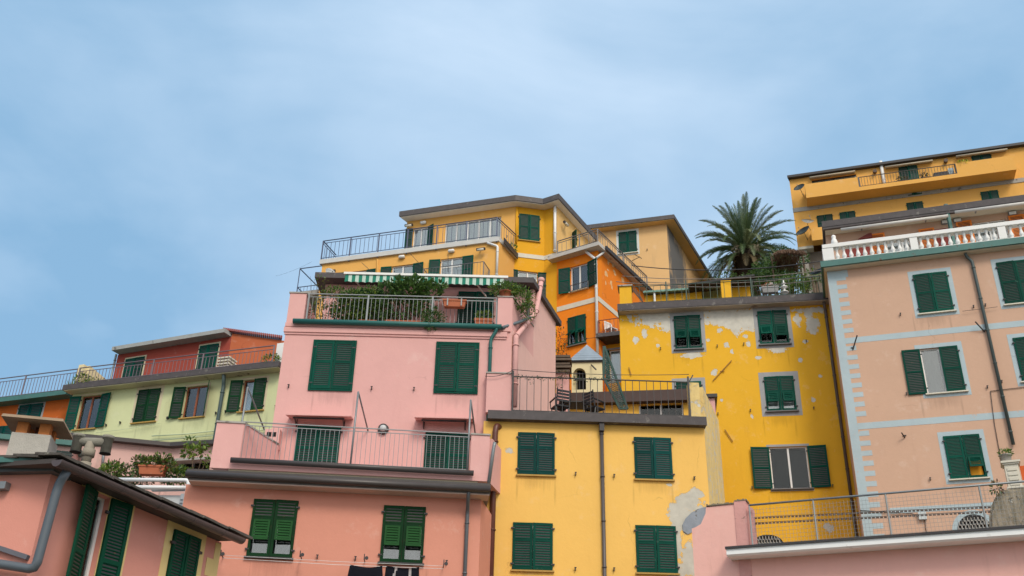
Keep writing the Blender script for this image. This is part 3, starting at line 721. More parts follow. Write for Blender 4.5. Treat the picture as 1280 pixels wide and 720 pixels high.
# ================================================================== M: middle yellow house
FM = Fr(745,600,28.3,1.2)
PM = [(862,628,16,13), (852,645,14,22), (870,618,10,8), (846,672,7,30), (862,700,11,22), (848,714,12,10), (875,640,6,10), (637,563,5,4), (837,606,4,2)]
m_yelM = plaster('warm yellow render', (.80,.485,.125), drips=(FM, [(647,541,693,596),(793,547,840,602),(640,653,691,716)]), var=.07, streak=.16, sc=(.55,.30,.08), patches=PM, F=FM, pcol=(.50,.48,.41))
m_yelMs = plaster('stained cream yellow side render', (.74,.56,.24), heavy=.34, var=.18, streak=.2, sc=(.13,.09,.055), peel=.13, peelcol=(.60,.57,.50), bump=.8)
M_ = thing('yellow_house', 'butter yellow house with four closed shutters and a railed terrace on top', 'house', FM.P(0,gz(0,30)))
uL, uR = FM.U(602,600), FM.U(882.5,575)
FMS = Fr(o=FM.P(uR,0), az=70); LM = FMS.U(901,560)
hM = []
for k, px in enumerate(((647,541,693.5,594), (793,547,840,599.5), (640.5,653.5,691,713), (795,657,846,716.5))):
    win(M_, FM, px, holes=hM, mat=GREEN_B if k < 2 else GREEN, sill=SILLY, sillw=.08, split=.62)
fpM = [FM.xy(uL), FM.xy(uR), FMS.xy(LM), FM.xy(uL,-LM*.93)]
z0m, z1m = FM.V(745,527,.25), FM.V(745,516.5,.25)
body(M_, m_yelM, [FM.xy(uL), FM.xy(uR), FM.xy(uR,-.02)+Vector((.02,0)), FM.xy(uL,-1)], -1, z0m-.001, {0: hM})
body(M_, m_yelMs, [FMS.xy(.01,-.012), FMS.xy(.012,0), FMS.xy(LM), FMS.xy(LM,-.5)], -1, z1m, name='side_wall')
body(M_, m_yelM, [FM.xy(uL,-1.01), FM.xy(uR-.3,-1.01), FM.xy(uR+.2,-LM*.9), FM.xy(uL,-LM*.93)], -1, z0m-.002, name='back_wall')
bm = BM(); bx(bm, FM, FM.U(610,512,.25), FM.U(883,520,.25), z0m, z1m, -.6, .25); bx(bm, FM, FM.U(612,512,.25)+.2, uR-.3, z0m+.02, z1m-.004, -LM*.9, -.6); obj('terrace_edge', bm, FASCIA, M_)
pipe(M_, [FM.P(FM.U(751.7,525,.08), z0m-.02, .08), FM.P(FM.U(751.7,525,.08), 0, .08)], .055, simple('dark grey pipe', (.075,.065,.065), .4))
bm = BM(); u = FM.U(751.7,525,.08); bx(bm, FM, u-.07, u+.07, z0m-.25, z0m-.003, .01, .2); obj('hopper', bm, IRON, M_)
pipe(M_, [FM.X(624,534,-.02), FM.X(621,531.5,.12), FM.X(619,540,.16), FM.P(FM.U(618.5,540,.16), 0, .16)], .085, BROWNP)
bm = BM(); bx(bm, FM, FM.U(601,640,.05), FM.U(611,640,.05), 0, FM.V(605,612,.05), 0, .12); obj('pilaster', bm, m_yelM, M_)
# side parapet with pillar
up_ = FM.U(862,495); zq = FM.V(868,477.5,.0)
bm = BM(); bx(bm, FM, up_, uR-.04, z1m+.001, zq, -.35, -.05); bx(bm, FMS, .4, LM, z1m+.001, zq, -.3, -.002); obj('parapet', bm, m_yelMs, M_)
# left parapet (pink)
bm = BM(); ua, ub = FM.U(608,487,.05), FM.U(639.5,487,.05); zz = FM.V(625,467,.05); bx(bm, FM, ua, ub, z1m+.001, zz, -.4, .05); pp = obj('parapet', bm, m_pinkA, M_)
bm = BM(); bx(bm, FM, ua-.03, ub+.03, zz+.001, zz+.04, -.42, .08); obj('coping', bm, CONC, M_)
hr = FM.V(745,474,.12)-z1m
rp = [FM.P(FM.U(x,490,.12), z1m, .12) for x in (641,861)]
ra = railing(M_, [rp[0], rp[1]], hr, IRON, posts=[rp[0], rp[1]], sp=.21, r=.018, rt=.022, postup=.18, gap=.06)
bm = BM(); pass
for x, y, dx, dy in ((641,470,-1,-8), (861,478,5,-9)):
    a, b = FM.X(x,y,.12), FM.X(x+dx,y+dy,.12); bar(bm, a, b, .035)
obj('clothesline_hook', bm, IRON, M_)
# cement repair below the side wall
bm = BM(); pts = []
for x, y in ((854,664),(853,656),(857,648),(864,641),(872,636.5),(880,634),(886,634),(886,655),(876,659),(867,664),(860,668)):
    u, v = FM.uv(x,y,.02); pts.append((u, v))
fprism(bm, FM, pts, -.01, .03); obj('cement_patch', bm, simple('blue grey cement', (.25,.28,.32), .9, var=.35, bump=.6, wear=((.13,.12,.10), 4, .6)), M_)

# terrace furniture
def chair(F, p, rot, label):
    t = thing('garden_chair', label, 'chair', p, 'chairs on the small roof terrace')
    Fc = Fr(o=p, az=F.az+rot); z = p.z
    bm = BM(); bx(bm, Fc, -.22, .22, z+.42, z+.46, -.22, .22); obj('seat', bm, BLK, t)
    bm = BM()
    for k in range(4): bx(bm, Fc, -.22, .22, z+.55+k*.1, z+.62+k*.1, -.27-k*.01, -.25-k*.01)
    bar(bm, Fc.P(-.22,z+.44,-.22), Fc.P(-.22,z+.95,-.3), .035); bar(bm, Fc.P(.22,z+.44,-.22), Fc.P(.22,z+.95,-.3), .035); obj('backrest', bm, BLK, t)
    for s in (-1,1):
        for w in (-1,1):
            bm = BM(); bar(bm, Fc.P(s*.2,z,w*.24), Fc.P(s*.2,z+.43,w*.16), .035); obj('leg', bm, BLK, t)
        bm = BM(); bar(bm, Fc.P(s*.25,z+.66,-.26), Fc.P(s*.25,z+.64,.2), .045,.03); bar(bm, Fc.P(s*.25,z+.64,.18), Fc.P(s*.25,z+.43,.16), .03); obj('armrest', bm, BLK, t)
BLK = simple('black slatted plastic', (.014,.015,.018), .45, var=.2)
fl = z1m+.0
for x, w, r, lab in ((700,-.55,200,'black slatted garden chair seen from behind by the terrace railing'), (743,-.6,130,'black garden chair turned sideways beside the lattice panel')):
    chair(FM, FM.P(FM.U(x,500,w), fl, w), r, lab)
p = FM.P(FM.U(718,500,-1.0), fl, -1.0); t = thing('garden_table', 'black slatted table between the two terrace chairs', 'table', p)
bm = BM()
for k in range(7): bx(bm, FM, FM.U(718,500,-1)-.5, FM.U(718,500,-1)+.5, fl+.70, fl+.725, -1.35+k*.1, -1.27+k*.1)
obj('tabletop', bm, BLK, t)
for s in (-1,1):
    for w in (-1,1): bm = BM(); bar(bm, p+FM.u*s*.42+FM.n*w*.28, p+FM.u*s*.36+FM.n*w*.24+Z3*.7, .035); obj('leg', bm, BLK, t)
# lattice trellis
t = thing('lattice_trellis', 'tall teal lattice panel leaning on the small roof terrace', 'trellis', FM.X(768,512,-.3))
TEAL = simple('teal lattice wood', (.03,.13,.12), .6, var=.3, wear=((.32,.38,.36),14,.56))
q = [FM.uv(x,y,-.3) for x,y in ((754.5,433),(784,511),(776,513),(755,472))]
LP = lambda s,t_: (q[0][0]+(q[1][0]-q[0][0])*s)*(1-t_)+(q[3][0]+(q[2][0]-q[3][0])*s)*t_
LQ = lambda s,t_: (q[0][1]+(q[1][1]-q[0][1])*s)*(1-t_)+(q[3][1]+(q[2][1]-q[3][1])*s)*t_
def PT(s, t_, w=-.3):
    s = min(1, s); y = 433+78*s; xr = 755.5+29*s; xl = 754.5 if y < 472 else 754.5+(y-472)/39*20; return FM.X(xr+(xl-xr)*t_, y, w)
bm = BM(); bar(bm, PT(0,0), PT(1,0), .06); bar(bm, PT(0,1), PT(.5,1), .06); bar(bm, PT(.5,1), PT(1,1), .06); bar(bm, PT(1,0), PT(1,1), .05); obj('frame', bm, simple('dark teal wood', (.012,.055,.045), .6), t)
bm = BM()
for k in range(26):
    s = k/26; bar(bm, PT(s,0,-.31), PT(min(1,s+.22),1,-.31), .03, .008); bar(bm, PT(min(1,s+.10),0,-.295), PT(s,1,-.295), .03, .008)
obj('slats', bm, TEAL, t)
# vine on the terrace rail
t = thing('climbing_vine', 'thin dark vine and pegs wound along the small terrace rail', 'vine', FM.X(700,473,.15))
bl = []
for x in range(645,760,5):
    bl.append((FM.X(x,471+ (x-645)*.03+random.uniform(-1,1.5),.13), (.09,.05,.05), 9, .06))
bush(t, bl+[(FM.X(665,477,.13),(.05,.04,.12),10,.05)], [simple('blue green vine leaf', (.015,.07,.06), .6), LEAF_D])
# ================================================================== N: low outbuilding behind M's terrace
FN = Fr(780,495,35,-9)
N_ = thing('outbuilding', 'low yellow outbuilding with a brown eave board behind the small terrace', 'outbuilding', FN.P(0,gz(0,35)))
m_yelN = plaster('ochre yellow render', (.72,.42,.07), var=.06, streak=.2, sc=(.4,.22,.06))
uL, uM, uR = FN.U(690,500), FN.U(862,500), FN.U(893.5,500)
ze = FN.V(785,502,.3); hN = []
win(N_, FN, (799,503.5,855,540), holes=hN, leaves=False, hooks=False, curtain=False)
body(N_, m_yelN, [FN.xy(uL), FN.xy(uM), FN.xy(uM,-1.5), FN.xy(uL,-1.5)], gz(0,33)-6, ze, {0: hN})
body(N_, m_pinkA, [FN.xy(uM+.005), FN.xy(uR), FN.xy(uR,-1.4), FN.xy(uM+.005,-1.4)], gz(0,33)-6, ze+.15, name='side_wall')
bm = BM(); bx(bm, FN, FN.U(674,495,.3), FN.U(879,490,.3), ze+.001, FN.V(785,488.5,.3), -1.4, .3); obj('eave_board', bm, simple('dark brown board', (.055,.03,.025), .6, var=.3), N_)
bm = BM(); bx(bm, FN, uM+.01, FN.U(896,485,.1), ze+.151, ze+.28, -1.5, .12); obj('cap', bm, IRON, N_)
# low stone chimney with slate layers
FC = Fr(704,460,34,-5)
t = thing('slate_chimney', 'pink chimney under layered slate caps beside the cream dovecote', 'chimney', FC.P(0,FC.V(704,492)))
u0, u1 = FC.U(695,480), FC.U(711,480)
bm = BM(); bx(bm, FC, u0, u1, FC.V(704,492)-3, FC.V(704,466), -.45, 0); obj('stack', bm, m_pinkA, t)
for k, (y, e) in enumerate(((466,.06),(461.5,.12),(457,.06),(452.5,.14),(448,.08))):
    bm = BM(); z = FC.V(704,y); bx(bm, FC, u0-e-.03*k*.3, u1+e*.8, z, z+.085, -.5, .05+e); obj('slate_cap', bm, simple('brown slate', (.13,.10,.075), .85, var=.35, scale=6, bump=.4), t)
p = FC.X(701,468,.2); t = thing('wall_plant', 'small weeds growing on the pink chimney', 'plant', p); bush(t, [(p,(.3,.15,.15),110,.07), (FC.X(697,486,.3),(.2,.1,.2),60,.07)], [LEAF_A, LEAF_R])
# cream dovecote with pyramid slate roof
FD2 = Fr(731,470,36,-6)
t = thing('dovecote', 'small cream turret with an arched opening and a pyramid slate roof', 'turret', FD2.P(0,FD2.V(731,492)))
u0, u1 = FD2.U(714.5,470), FD2.U(753,470); zT, zB = FD2.V(731,453), FD2.V(731,500)-1
ua, ub = FD2.U(716.5,480), FD2.U(732.5,480); zs, za, zk = FD2.V(724,487), FD2.V(724,468), FD2.V(724,460)
m_cream = plaster('cream render', (.70,.60,.36), var=.08, streak=.3, sc=(.45,.25,.12))
dp = u1-u0; bm = BM()
N_a = 8; arc = [((ua+ub)/2-(ub-ua)/2*math.cos(PI*k/N_a), za+(zk-za)*math.sin(PI*k/N_a)) for k in range(N_a+1)]
fprism(bm, FD2, [(u0,zB),(ua,zB),(ua,za),(ua,zT),(u0,zT)], -.22, 0) if ua-u0 > .02 else None
fprism(bm, FD2, [(ub,zB),(u1,zB),(u1,zT),(ub,zT)], -.22, 0)
fprism(bm, FD2, [(ua,zB),(ub,zB),(ub,zs),(ua,zs)], -.22, 0)
for (a, b) in zip(arc, arc[1:]): fprism(bm, FD2, [a, b, (b[0], zT), (a[0], zT)], -.22, 0)
bx(bm, FD2, u0, u0+.2, zB, zT, -dp, -.22); bx(bm, FD2, u1-.2, u1, zB, zT, -dp, -.22); bx(bm, FD2, u0+.2, u1-.2, zB, zT, -dp, -dp+.2); obj('wall', bm, m_cream, t)
bm = BM(); bx(bm, FD2, u0+.2, u1-.2, zB, zT-.01, -.5, -.45); obj('inner_back', bm, DARK, t)
bm = BM(); bx(bm, FD2, ua+.04, ub-.04, zs, zs+.03, -.12, -.08); [bx(bm, FD2, ua+(ub-ua)*k/4-.01, ua+(ub-ua)*k/4+.01, zs, zs+.75, -.11, -.09) for k in (1,2,3)]; bx(bm, FD2, ua, ub, zs+.42, zs+.45, -.12, -.08); obj('grille', bm, IRON, t)
bm = BM(); bx(bm, FD2, u0-.06, u1+.06, zT+.001, zT+.05, -dp-.06, .06); obj('cornice', bm, FASCIA, t)
zA = FD2.V(731.5,432.5,-dp/2); m_sl = simple('blue grey slate', (.22,.27,.32), .6, var=.3, scale=3, wear=((.5,.52,.52),6,.66))
bm = BM(); nl = 7
for k in range(nl):
    s0, s1 = 1-k/nl, 1-(k+1)/nl; um, wm = (u0+u1)/2, -dp/2; h = (dp/2+.1); zz0 = zT+.052+(zA-zT)*k/nl; zz1 = zT+.052+(zA-zT)*(k+1)/nl
    A4 = [FD2.P(um+a*h*s0*1.03, zz0, wm+b*h*s0*1.03) for a,b in ((-1,1),(1,1),(1,-1),(-1,-1))]; B4 = [FD2.P(um+a*h*s1, zz1+.012, wm+b*h*s1) for a,b in ((-1,1),(1,1),(1,-1),(-1,-1))]
    prism8(bm, A4+B4)
obj('roof', bm, m_sl, t)
bm = BM(); bar(bm, FD2.X(739,456,.05), FD2.X(745,462,.5), .04); obj('rod', bm, IRON, t)

# ================================================================== D: tall peeling yellow house
FD = Fr(900,480,38,-10)
PD = [(820,396,30,12), (835,405,14,9), (899,396,24,12), (925,399,27,14), (870,392,40,4), (1012,388,24,4), (885,425,3,2), (915,440,2,2.5), (948,447,3,2), (822,432,2.5,2), (1000,450,2.5,3), (940,520,2,3), (1025,470,2.5,2), (902,500,2,2), (921,409,8,9), (940,396,12,12), (1015,404,9,13), (1011,393,9,6), (1017,414,4,5), (787,394,4,5), (806,417,3,5), (795,425,4,4),
      (893,465,4,4), (900,413,4,3), (935,430,3,4), (908,431,3,3), (932,420,3,2.5), (862,444,12,4), (972,436.5,12,4), (1007,427,4,3), (1016,500,3,4), (1036,660,7,6), (997,399,5,9)]
m_yelD = plaster('strong yellow render', (.76,.42,.03), drips=(FD, [(843,394,877,439),(948,388,985,433),(956,470,994,518),(963,558,1012,613)]), var=.08, streak=.16, sc=(.45,.2,.03), patches=PD, F=FD, pcol=(.58,.56,.49))
D_ = thing('peeling_yellow_house', 'bright yellow house whose render peels to cement under its terrace', 'house', FD.P(0,gz(2,38)))
uL, uR = FD.U(775.5,440), FD.U(1062,500)+.6
hD = []; GS = simple('grey cement surround', (.33,.335,.34), .9, var=.15, bump=.3)
win(D_, FD, (843,394.5,876.5,436.5), holes=hD, flap=(28,28), surround=GS, sill=SLATE, pad=.16, split=.55, curtain=False)
win(D_, FD, (948,388.5,985,430.5), holes=hD, flap=(24,3), surround=GS, sill=SLATE, pad=.16, split=.55, curtain=False)
win(D_, FD, (956.5,470.5,994,514), holes=hD, flap=(12,14), surround=GS, sill=SLATE, pad=.2, split=.55)
win(D_, FD, (846,477,878,521), holes=hD, surround=GS, pad=.16)
win(D_, FD, (963.5,558,1011.5,611), holes=hD, L=172, R=174, sill=SLATE, surround=GS, pad=.09, curtain=False)
z0, z1 = FD.V(900,381,.45), FD.V(900,373,.45)
body(D_, m_yelD, [FD.xy(uL), FD.xy(uR), FD.xy(uR,-5), FD.xy(uL,-5)], 4, z0, {0: hD})
bm = BM(); ua, ub = FD.U(771.7,385,.45), FD.U(1038.8,368,.45); bx(bm, FD, ua, ub, z0+.001, z1, -5, .45); te = obj('terrace_edge', bm, FASCIA, D_)
bm = BM(); bx(bm, FD, ua+.05, ub-.05, z0-.03, z0-.001, .003, .42); obj('soffit', bm, simple('pale soffit', (.42,.38,.33), .9, var=.2, wear=((.2,.17,.15),1.5,.62)), te)
pipe(D_, [FD.P(FD.U(1044.5,480,.1)-.05, z0-.03, .3), FD.P(FD.U(1044.5,480,.1), z0-.35, .08), FD.P(FD.U(1044.5,480,.1), 6, .08)], .06, simple('brown grey pipe', (.10,.075,.06), .5, var=.3))
for (a, b, c) in (((891,476),(914.5,450.5),(903,464)), ((906,537),(916,552),None), ((786,459),(789,469),None)):
    bm = BM(); bar(bm, FD.X(*a,.05), FD.X(*b,.05), .03)
    if c: bar(bm, FD.X(*c,.02)-FD.u*.08, FD.X(*c,.06)+FD.u*.08, .03)
    obj('iron_rod', bm, simple('ochre painted iron', (.30,.15,.03), .7), D_)
# roof terrace of D
hr = FD.V(900,352.5,.3)-z1; GRR = simple('green railing paint', (.02,.06,.045), .5, var=.3)
px_ = [FD.P(FD.U(x,368,.3), z1, .3) for x in (791,833,858,940,1034)]
railing(D_, [px_[0], px_[-1]], hr, GRR, posts=px_[1:], sp=.30, r=.018, rt=.018, postup=.16)
zp = FD.V(782,358,.3); YP = m_yelD
bm = BM(); bx(bm, FD, FD.U(774.5,370,.3), FD.U(789.5,370,.3), z1+.001, zp, -.3, .3); pl = obj('pillar', bm, YP, D_)
bm = BM(); bx(bm, FD, FD.U(774,370,.3)-.06, FD.U(789.5,370,.3)+.06, zp+.001, zp+.06, -.36, .36); obj('cap', bm, CONC, pl)
zp = FD.V(908,350.5,.3)
bm = BM(); bx(bm, FD, FD.U(901.5,360,.3), FD.U(914.5,360,.3), z1+.001, zp, -.1, .3); obj('pillar', bm, YP, D_)
bm = BM(); bar(bm, FD.X(791,362,.25), FD.X(803,377,.25), .06); bar(bm, FD.X(793,360,-.4), FD.X(803,375,-.4), .04); obj('stair_rail', bm, IRONB, D_)
# shed on the terrace
FSd = Fr(o=FD.P(0,0,-2.2), az=-12)
t = thing('terrace_shed', 'low yellow shed with a green corrugated roof on the peeling house terrace', 'shed', FSd.P(FSd.U(850,370),z1))
ua, ub, uc = FSd.U(806,370), FSd.U(877,365), FSd.U(938,365); zr0, zr1 = FSd.V(806,367), FSd.V(877,360.5)
bm = BM(); bx(bm, FSd, ua, ub, z1, FSd.V(842,367), -2, 0); bx(bm, FSd, FSd.U(915,365), uc, z1, FSd.V(925,359), -2, 0); bx(bm, FSd, ub, FSd.U(915,365), z1, FSd.V(925,359), -2, -.9); obj('wall', bm, plaster('shed yellow', (.74,.38,.02), var=.1), t)
bm = BM(); zz = FSd.V(840,363.5,.3)
n = 40; u_a, u_b = FSd.U(804,366,.3), FSd.U(905,357,.3)
for k in range(n):
    a, b = u_a+(u_b-u_a)*k/n, u_a+(u_b-u_a)*(k+1)/n; dz = .02 if k % 2 else 0
    prism8(bm, [FSd.P(a,zz+dz,.3),FSd.P(b,zz+.02-dz,.3),FSd.P(b,zz+.4-dz,-1.5),FSd.P(a,zz+.38+dz,-1.5),FSd.P(a,zz+.09+dz,.3),FSd.P(b,zz+.11-dz,.3),FSd.P(b,zz+.49-dz,-1.5),FSd.P(a,zz+.47+dz,-1.5)])
obj('roof', bm, simple('green corrugated sheet', (.16,.29,.24), .7, var=.3, wear=((.3,.3,.25),3,.6)), t)
bm = BM(); a = FSd.X(860,361,.35); b = FSd.X(943,349.5,.35); bar(bm, a, b, .9, .09); obj('tarpaulin', bm, simple('black tarpaulin', (.02,.02,.022), .6), t)
bm = BM(); bar(bm, FSd.P(FSd.U(818,372,.2), z1, .2), FSd.P(FSd.U(818,372,.2), zz+.1, .2), .09); obj('post', bm, WHITE, t)
p = FSd.X(892.7,352.8,.5); t = thing('lit_lamp', 'small glowing warm bulb above the corrugated shed roof', 'lamp', p)
em, tt, b_ = newmat('warm bulb'); b_.inputs['Emission Color'].default_value = (1,.45,.12,1); b_.inputs['Emission Strength'].default_value = 9; b_.inputs['Base Color'].default_value = (.9,.6,.3,1)
bm = BM(); lathe(bm, p-Z3*.045, [(.01,0),(.065,.02),(.085,.06),(.05,.10),(.015,.115)], 12); obj('bulb', bm, em, t)
bm = BM(); bar(bm, p+Z3*.06, p+Z3*.12-FSd.n*.4, .025); obj('arm', bm, IRON, t)
# things on the terrace
p = FD.X(963,364,-.5); t = thing('flower_box', 'window box with orange red flowers behind the terrace railing', 'planter', p, None)
bm = BM(); potbox(bm, p-Z3*.1, FD, .7, .25, .28); obj('pot', bm, simple('grey box', (.3,.3,.3), .7), t)
bush(t, [(p+Z3*.25,(.35,.15,.14),240,.08)], [leafmat('orange flower', (.75,.10,.02), (.8,.2,.05)), LEAF_A, CURT])
p = FD.X(981,366,-.7); t = thing('fountain_ornament', 'small white tiered ornament on the peeling house terrace', 'ornament', p)
bm = BM(); lathe(bm, p, [(.16,0),(.17,.04),(.05,.08),(.05,.22),(.15,.26),(.15,.29),(.04,.31),(.04,.42),(.1,.45),(.03,.5),(.03,.6),(.01,.62)], 14); obj('body', bm, WHITE, t)
p = FD.X(1000,368,-.9); t = thing('covered_bench', 'flat grey covered bench on the right of the peeling house terrace', 'bench', p)
bm = BM(); bx(bm, FD, FD.U(962,370,-.9), FD.U(998,368,-.9), z1+.42, z1+.5, -1.4, -.8); obj('seat', bm, simple('pale tarpaulin', (.35,.36,.36), .7), t)
for uu in (FD.U(965,370,-.9), FD.U(995,368,-.9)): bm = BM(); bx(bm, FD, uu-.03, uu+.03, z1, z1+.42, -1.3, -.9); obj('leg', bm, IRON, t)

# ================================================================== R: peach house
FR = Fr(1165,440,33.5,-18)
m_peach = plaster('peach render', (.57,.37,.265), drips=(FR, [(1144,341,1189,393),(1154,433,1203,493),(1183,543,1230,600)]), var=.07, streak=.12, sc=(.45,.27,.2))
BLUEP = plaster('pale blue painted band', (.40,.49,.525), peel=.07, peelcol=(.55,.42,.34), var=.12, streak=.15, sc=(.3,.33,.36))
R_ = thing('peach_house', 'peach house with pale blue painted quoins and a white balustrade terrace', 'house', FR.P(0,gz(12,32)))
uL, uR = FR.U(1053,480), FR.U(1400,400)
z0 = FR.V(1150,320.5,.35); z1 = FR.V(1150,312.5,.35)
hR = []
kw = dict(holes=hR, surround=BLUEP, pad=.16, sill=CREAMW, sillw=.1, slat=.06)
win(R_, FR, (1144.5,341,1188.5,391), **kw)
win(R_, FR, (1250,325.5,1296,379.5), **kw)
w3 = win(R_, FR, (1154,433.5,1202.5,491), L=176, R=0, cmat=simple('dim interior beige', (.36,.30,.24), .9), **kw)  # curtain sheet coloured to stand in for the dim room interior
win(R_, FR, (1271,420,1318,476), **kw)
kw['slat'] = .05
w4 = win(R_, FR, (1183,543.5,1229.5,598.5), flap=(0,18), split=.5, curtain=False, **kw)
# yellow-orange blind behind the flap
bm = BM(); u0,u1,v0,v1 = FR.rect(1183,543.5,1229.5,598.5); bx(bm, FR, (u0+u1)/2+.08, u1-.1, v0+.07, v0+.62, -.08, -.06); obj('orange_blind', bm, simple('orange cloth blind', (.85,.36,.02), .8), w4)
body(R_, m_peach, [FR.xy(uL), FR.xy(uR), FR.xy(uR,-6), FR.xy(uL,-6)], 2, z0, {0: hR})
slab(R_, 'terrace_floor', [FR.xy(uL-.1,.33), FR.xy(uR,.33), FR.xy(uR,-6), FR.xy(uL-.1,-6)], z0+.001, z1-.004, CREAMW)
bm = BM(); ua = FR.U(1026,332,.4); bx(bm, FR, ua, uR, z0+.02, z1, .331, .42); bx(bm, FR, ua, ua+.08, z0+.02, z1, -5, .33); obj('copper_edge', bm, COPPER, R_)
# quoins and bands
bm = BM(); t_ = .006; qs = FR.U(1043,370)
qs = FR.U(1046,400)-FR.U(1034,370)+uL
zq0, zq1 = 5, z0-.01; per = .375; k = 0; z = zq1-.45
ws, wt = .32, .68
cur = zq0
bands = [(FR.V(1150,417,0), .235), (FR.V(1150,527,0), .24)]
bx(bm, FR, uL+.01, uL+ws, zq0, zq1, .0, t_)
while z > 6:
    if not any(b0-.3 < z < b0+b1+.1 for b0, b1 in bands): bx(bm, FR, uL+ws, uL+wt, z, z+per*.5, .0, t_)
    z -= per; k += 1
bx(bm, FR, uL+ws+.001, uL+wt+.1, z0-.33, z0-.02, 0, t_*.8)
obj('quoins', bm, BLUEP, R_)
for b0, b1 in bands:
    bm = BM(); bx(bm, FR, uL+ws+.002, uR-.05, b0-b1/2, b0+b1/2, 0, t_); obj('painted_band', bm, BLUEP, R_)
bm = BM(); zb3 = FR.V(1160,636,0); bx(bm, FR, uL+wt+.3, uR-.05, zb3-.1, zb3+.1, 0, t_)
uc, rad = FR.U(1219,662), .72; zc = FR.V(1219,664)
pts = [(uc+rad*math.cos(a), zc+rad*math.sin(a)) for a in [PI*k/20 for k in range(21)]]+[(uc+(rad-.17)*math.cos(a), zc+(rad-.17)*math.sin(a)) for a in [PI*k/20 for k in range(20,-1,-1)]]
for k in range(20):
    fprism(bm, FR, [pts[k], pts[k+1], pts[40-k], pts[41-k]], 0, t_*1.5)
obj('painted_band', bm, BLUEP, R_)
def vent(F, x, y, w, h, parent, label=None):
    """arched opening with brick lattice"""
    u, v = F.uv(x, y); bm = BM(); n = 16
    prev = None
    pts = [(u+w/2*math.cos(PI*k/n), v+h*math.sin(PI*k/n)) for k in range(n+1)]
    bm2 = BM(); fprism(bm2, F, [(u-w/2,v-.5),(u+w/2,v-.5)]+pts, 0, .012); b_ = obj('vent', bm2, DARK, parent)
    bm = BM()
    for k in range(int(w/.11)):
        for j in range(int((h+.5)/.13)):
            uu = u-w/2+.11*k+(.055 if j % 2 else 0); vv = v-.5+.13*j
            xx = (uu+.03-u)/(w/2)
            if abs(xx) < .97 and (vv < v or ((vv+.08-v)/h)**2+xx*xx < .96): bx(bm, F, uu, uu+.07, vv, vv+.035, .013, .05); bx(bm, F, uu, uu+.03, vv+.036, vv+.128, .013, .05)
    obj('lattice', bm, CONC, b_)
vent(FR, 1219, 662, 1.05, .52, R_); vent(FD, 960, 680, 1.15, .35, D_)
# pipes and rods
pz = FR
pipe(R_, [FR.P(FR.U(1206.5,317,.2), z0-.02, .2), FR.X(1209,322,.1), FR.P(FR.U(1215,326,.1), FR.V(1215,326,.1), .1), FR.P(FR.U(1215.5,326,.1)+.02, FR.V(1262,556,.1), .1)], .058, simple('dark green grey pipe', (.07,.095,.095), .45))
for a, b in (((1071.5,419),(1066,437)), ((1219,402),(1231,415)), ((1127,541),(1131,547))):
    bm = BM(); p0 = FR.X(*a,.25); p1 = FR.X(*b,.02); bar(bm, p0, p1, .035); bar(bm, p1-FR.u*.06+Z3*.08, p1+FR.u*.06+Z3*.08, .03); obj('iron_rod', bm, IRON, R_)
bm = BM(); tube(bm, [FR.X(1238,489,.03), FR.X(1262,486,.03), FR.X(1290,483,.03)], .012, 5); tube(bm, [FR.X(1238,489,.03), FR.X(1243,530,.03), FR.X(1252,580,.03)], .012, 5); tube(bm, [FR.X(1203,389,.1), FR.X(1228,386,.1), FR.X(1247,383.5,.1)], .008, 5); obj('cable', bm, IRON, R_)
bm = BM(); bx(bm, FR, FR.U(1148,646), FR.U(1158,646), FR.V(1153,650), FR.V(1153,641), 0, .12); jb = obj('junction_box', bm, simple('pale plastic', (.5,.55,.56), .5), R_)
bm = BM(); p0 = FR.X(1156,650,.03); tube(bm, [p0, FR.X(1157,660,.03), FR.X(1160,675,.03)], .012, 5); tube(bm, [FR.X(1075,638,.04), FR.X(1140,642,.05), FR.X(1148,645,.05)], .015, 5); obj('cable', bm, IRON, jb)
# balustrade
zb0, zb1 = z1, FR.V(1150,292,.2)
Hb = zb1-zb0
bt = obj('balustrade', (lambda b: (bx(b, FR, FR.U(1028.5,315,.2), uR, zb1-.16, zb1, -.02, .30), bx(b, FR, FR.U(1028.5,315,.2), uR, zb0+.001, zb0+.10, .02, .27), b)[2])(BM()), WHITE, R_)
pw = [(1028.5,1042.5), (1138,1147.5), (1248.5,1258.5)]; pedU = []
for k, (a, b) in enumerate(pw):
    ya = 318-(a-1028)*.11; ua, ub = FR.U(a,ya,.24), FR.U(b,ya,.24); pedU.append((ua, ub)); bm = BM(); bx(bm, FR, ua, ub, zb0+.101, zb1-.161, .0, .28)
    if k == 0: bx(bm, FR, ua, ub, zb0+.1, zb1-.02, -2.2, -.021)
    obj('pedestal', bm, WHITE, bt)
bz = zb0+.10; bh = zb1-.16-bz
def baluster_mesh():
    bm = BM(); prof = [(.075,0),(.075,.05),(.05,.07),(.045,.1),(.085,.22),(.09,.30),(.07,.42),(.045,.60),(.04,.72),(.06,.76),(.045,.80),(.075,.9),(.075,1)]
    lathe(bm, Vector((0,0,0)), [(r, z*bh) for r, z in prof], 12); return bm
b0 = obj('baluster', baluster_mesh(), WHITE, bt); first = True
def put(uu):
    global first
    o = b0 if first else b0.copy()
    if not first: C.objects.link(o); o.parent = bt
    o.location = FR.P(uu, bz, .14)-WPOS[bt.name]; first = False
for (a, b, n) in ((pedU[0][1], pedU[1][0], 11), (pedU[1][1], pedU[2][0], 11), (pedU[2][1], pedU[2][1]+3.2, 9)):
    for k in range(n): put(a+(b-a)*(k+.5)/n)
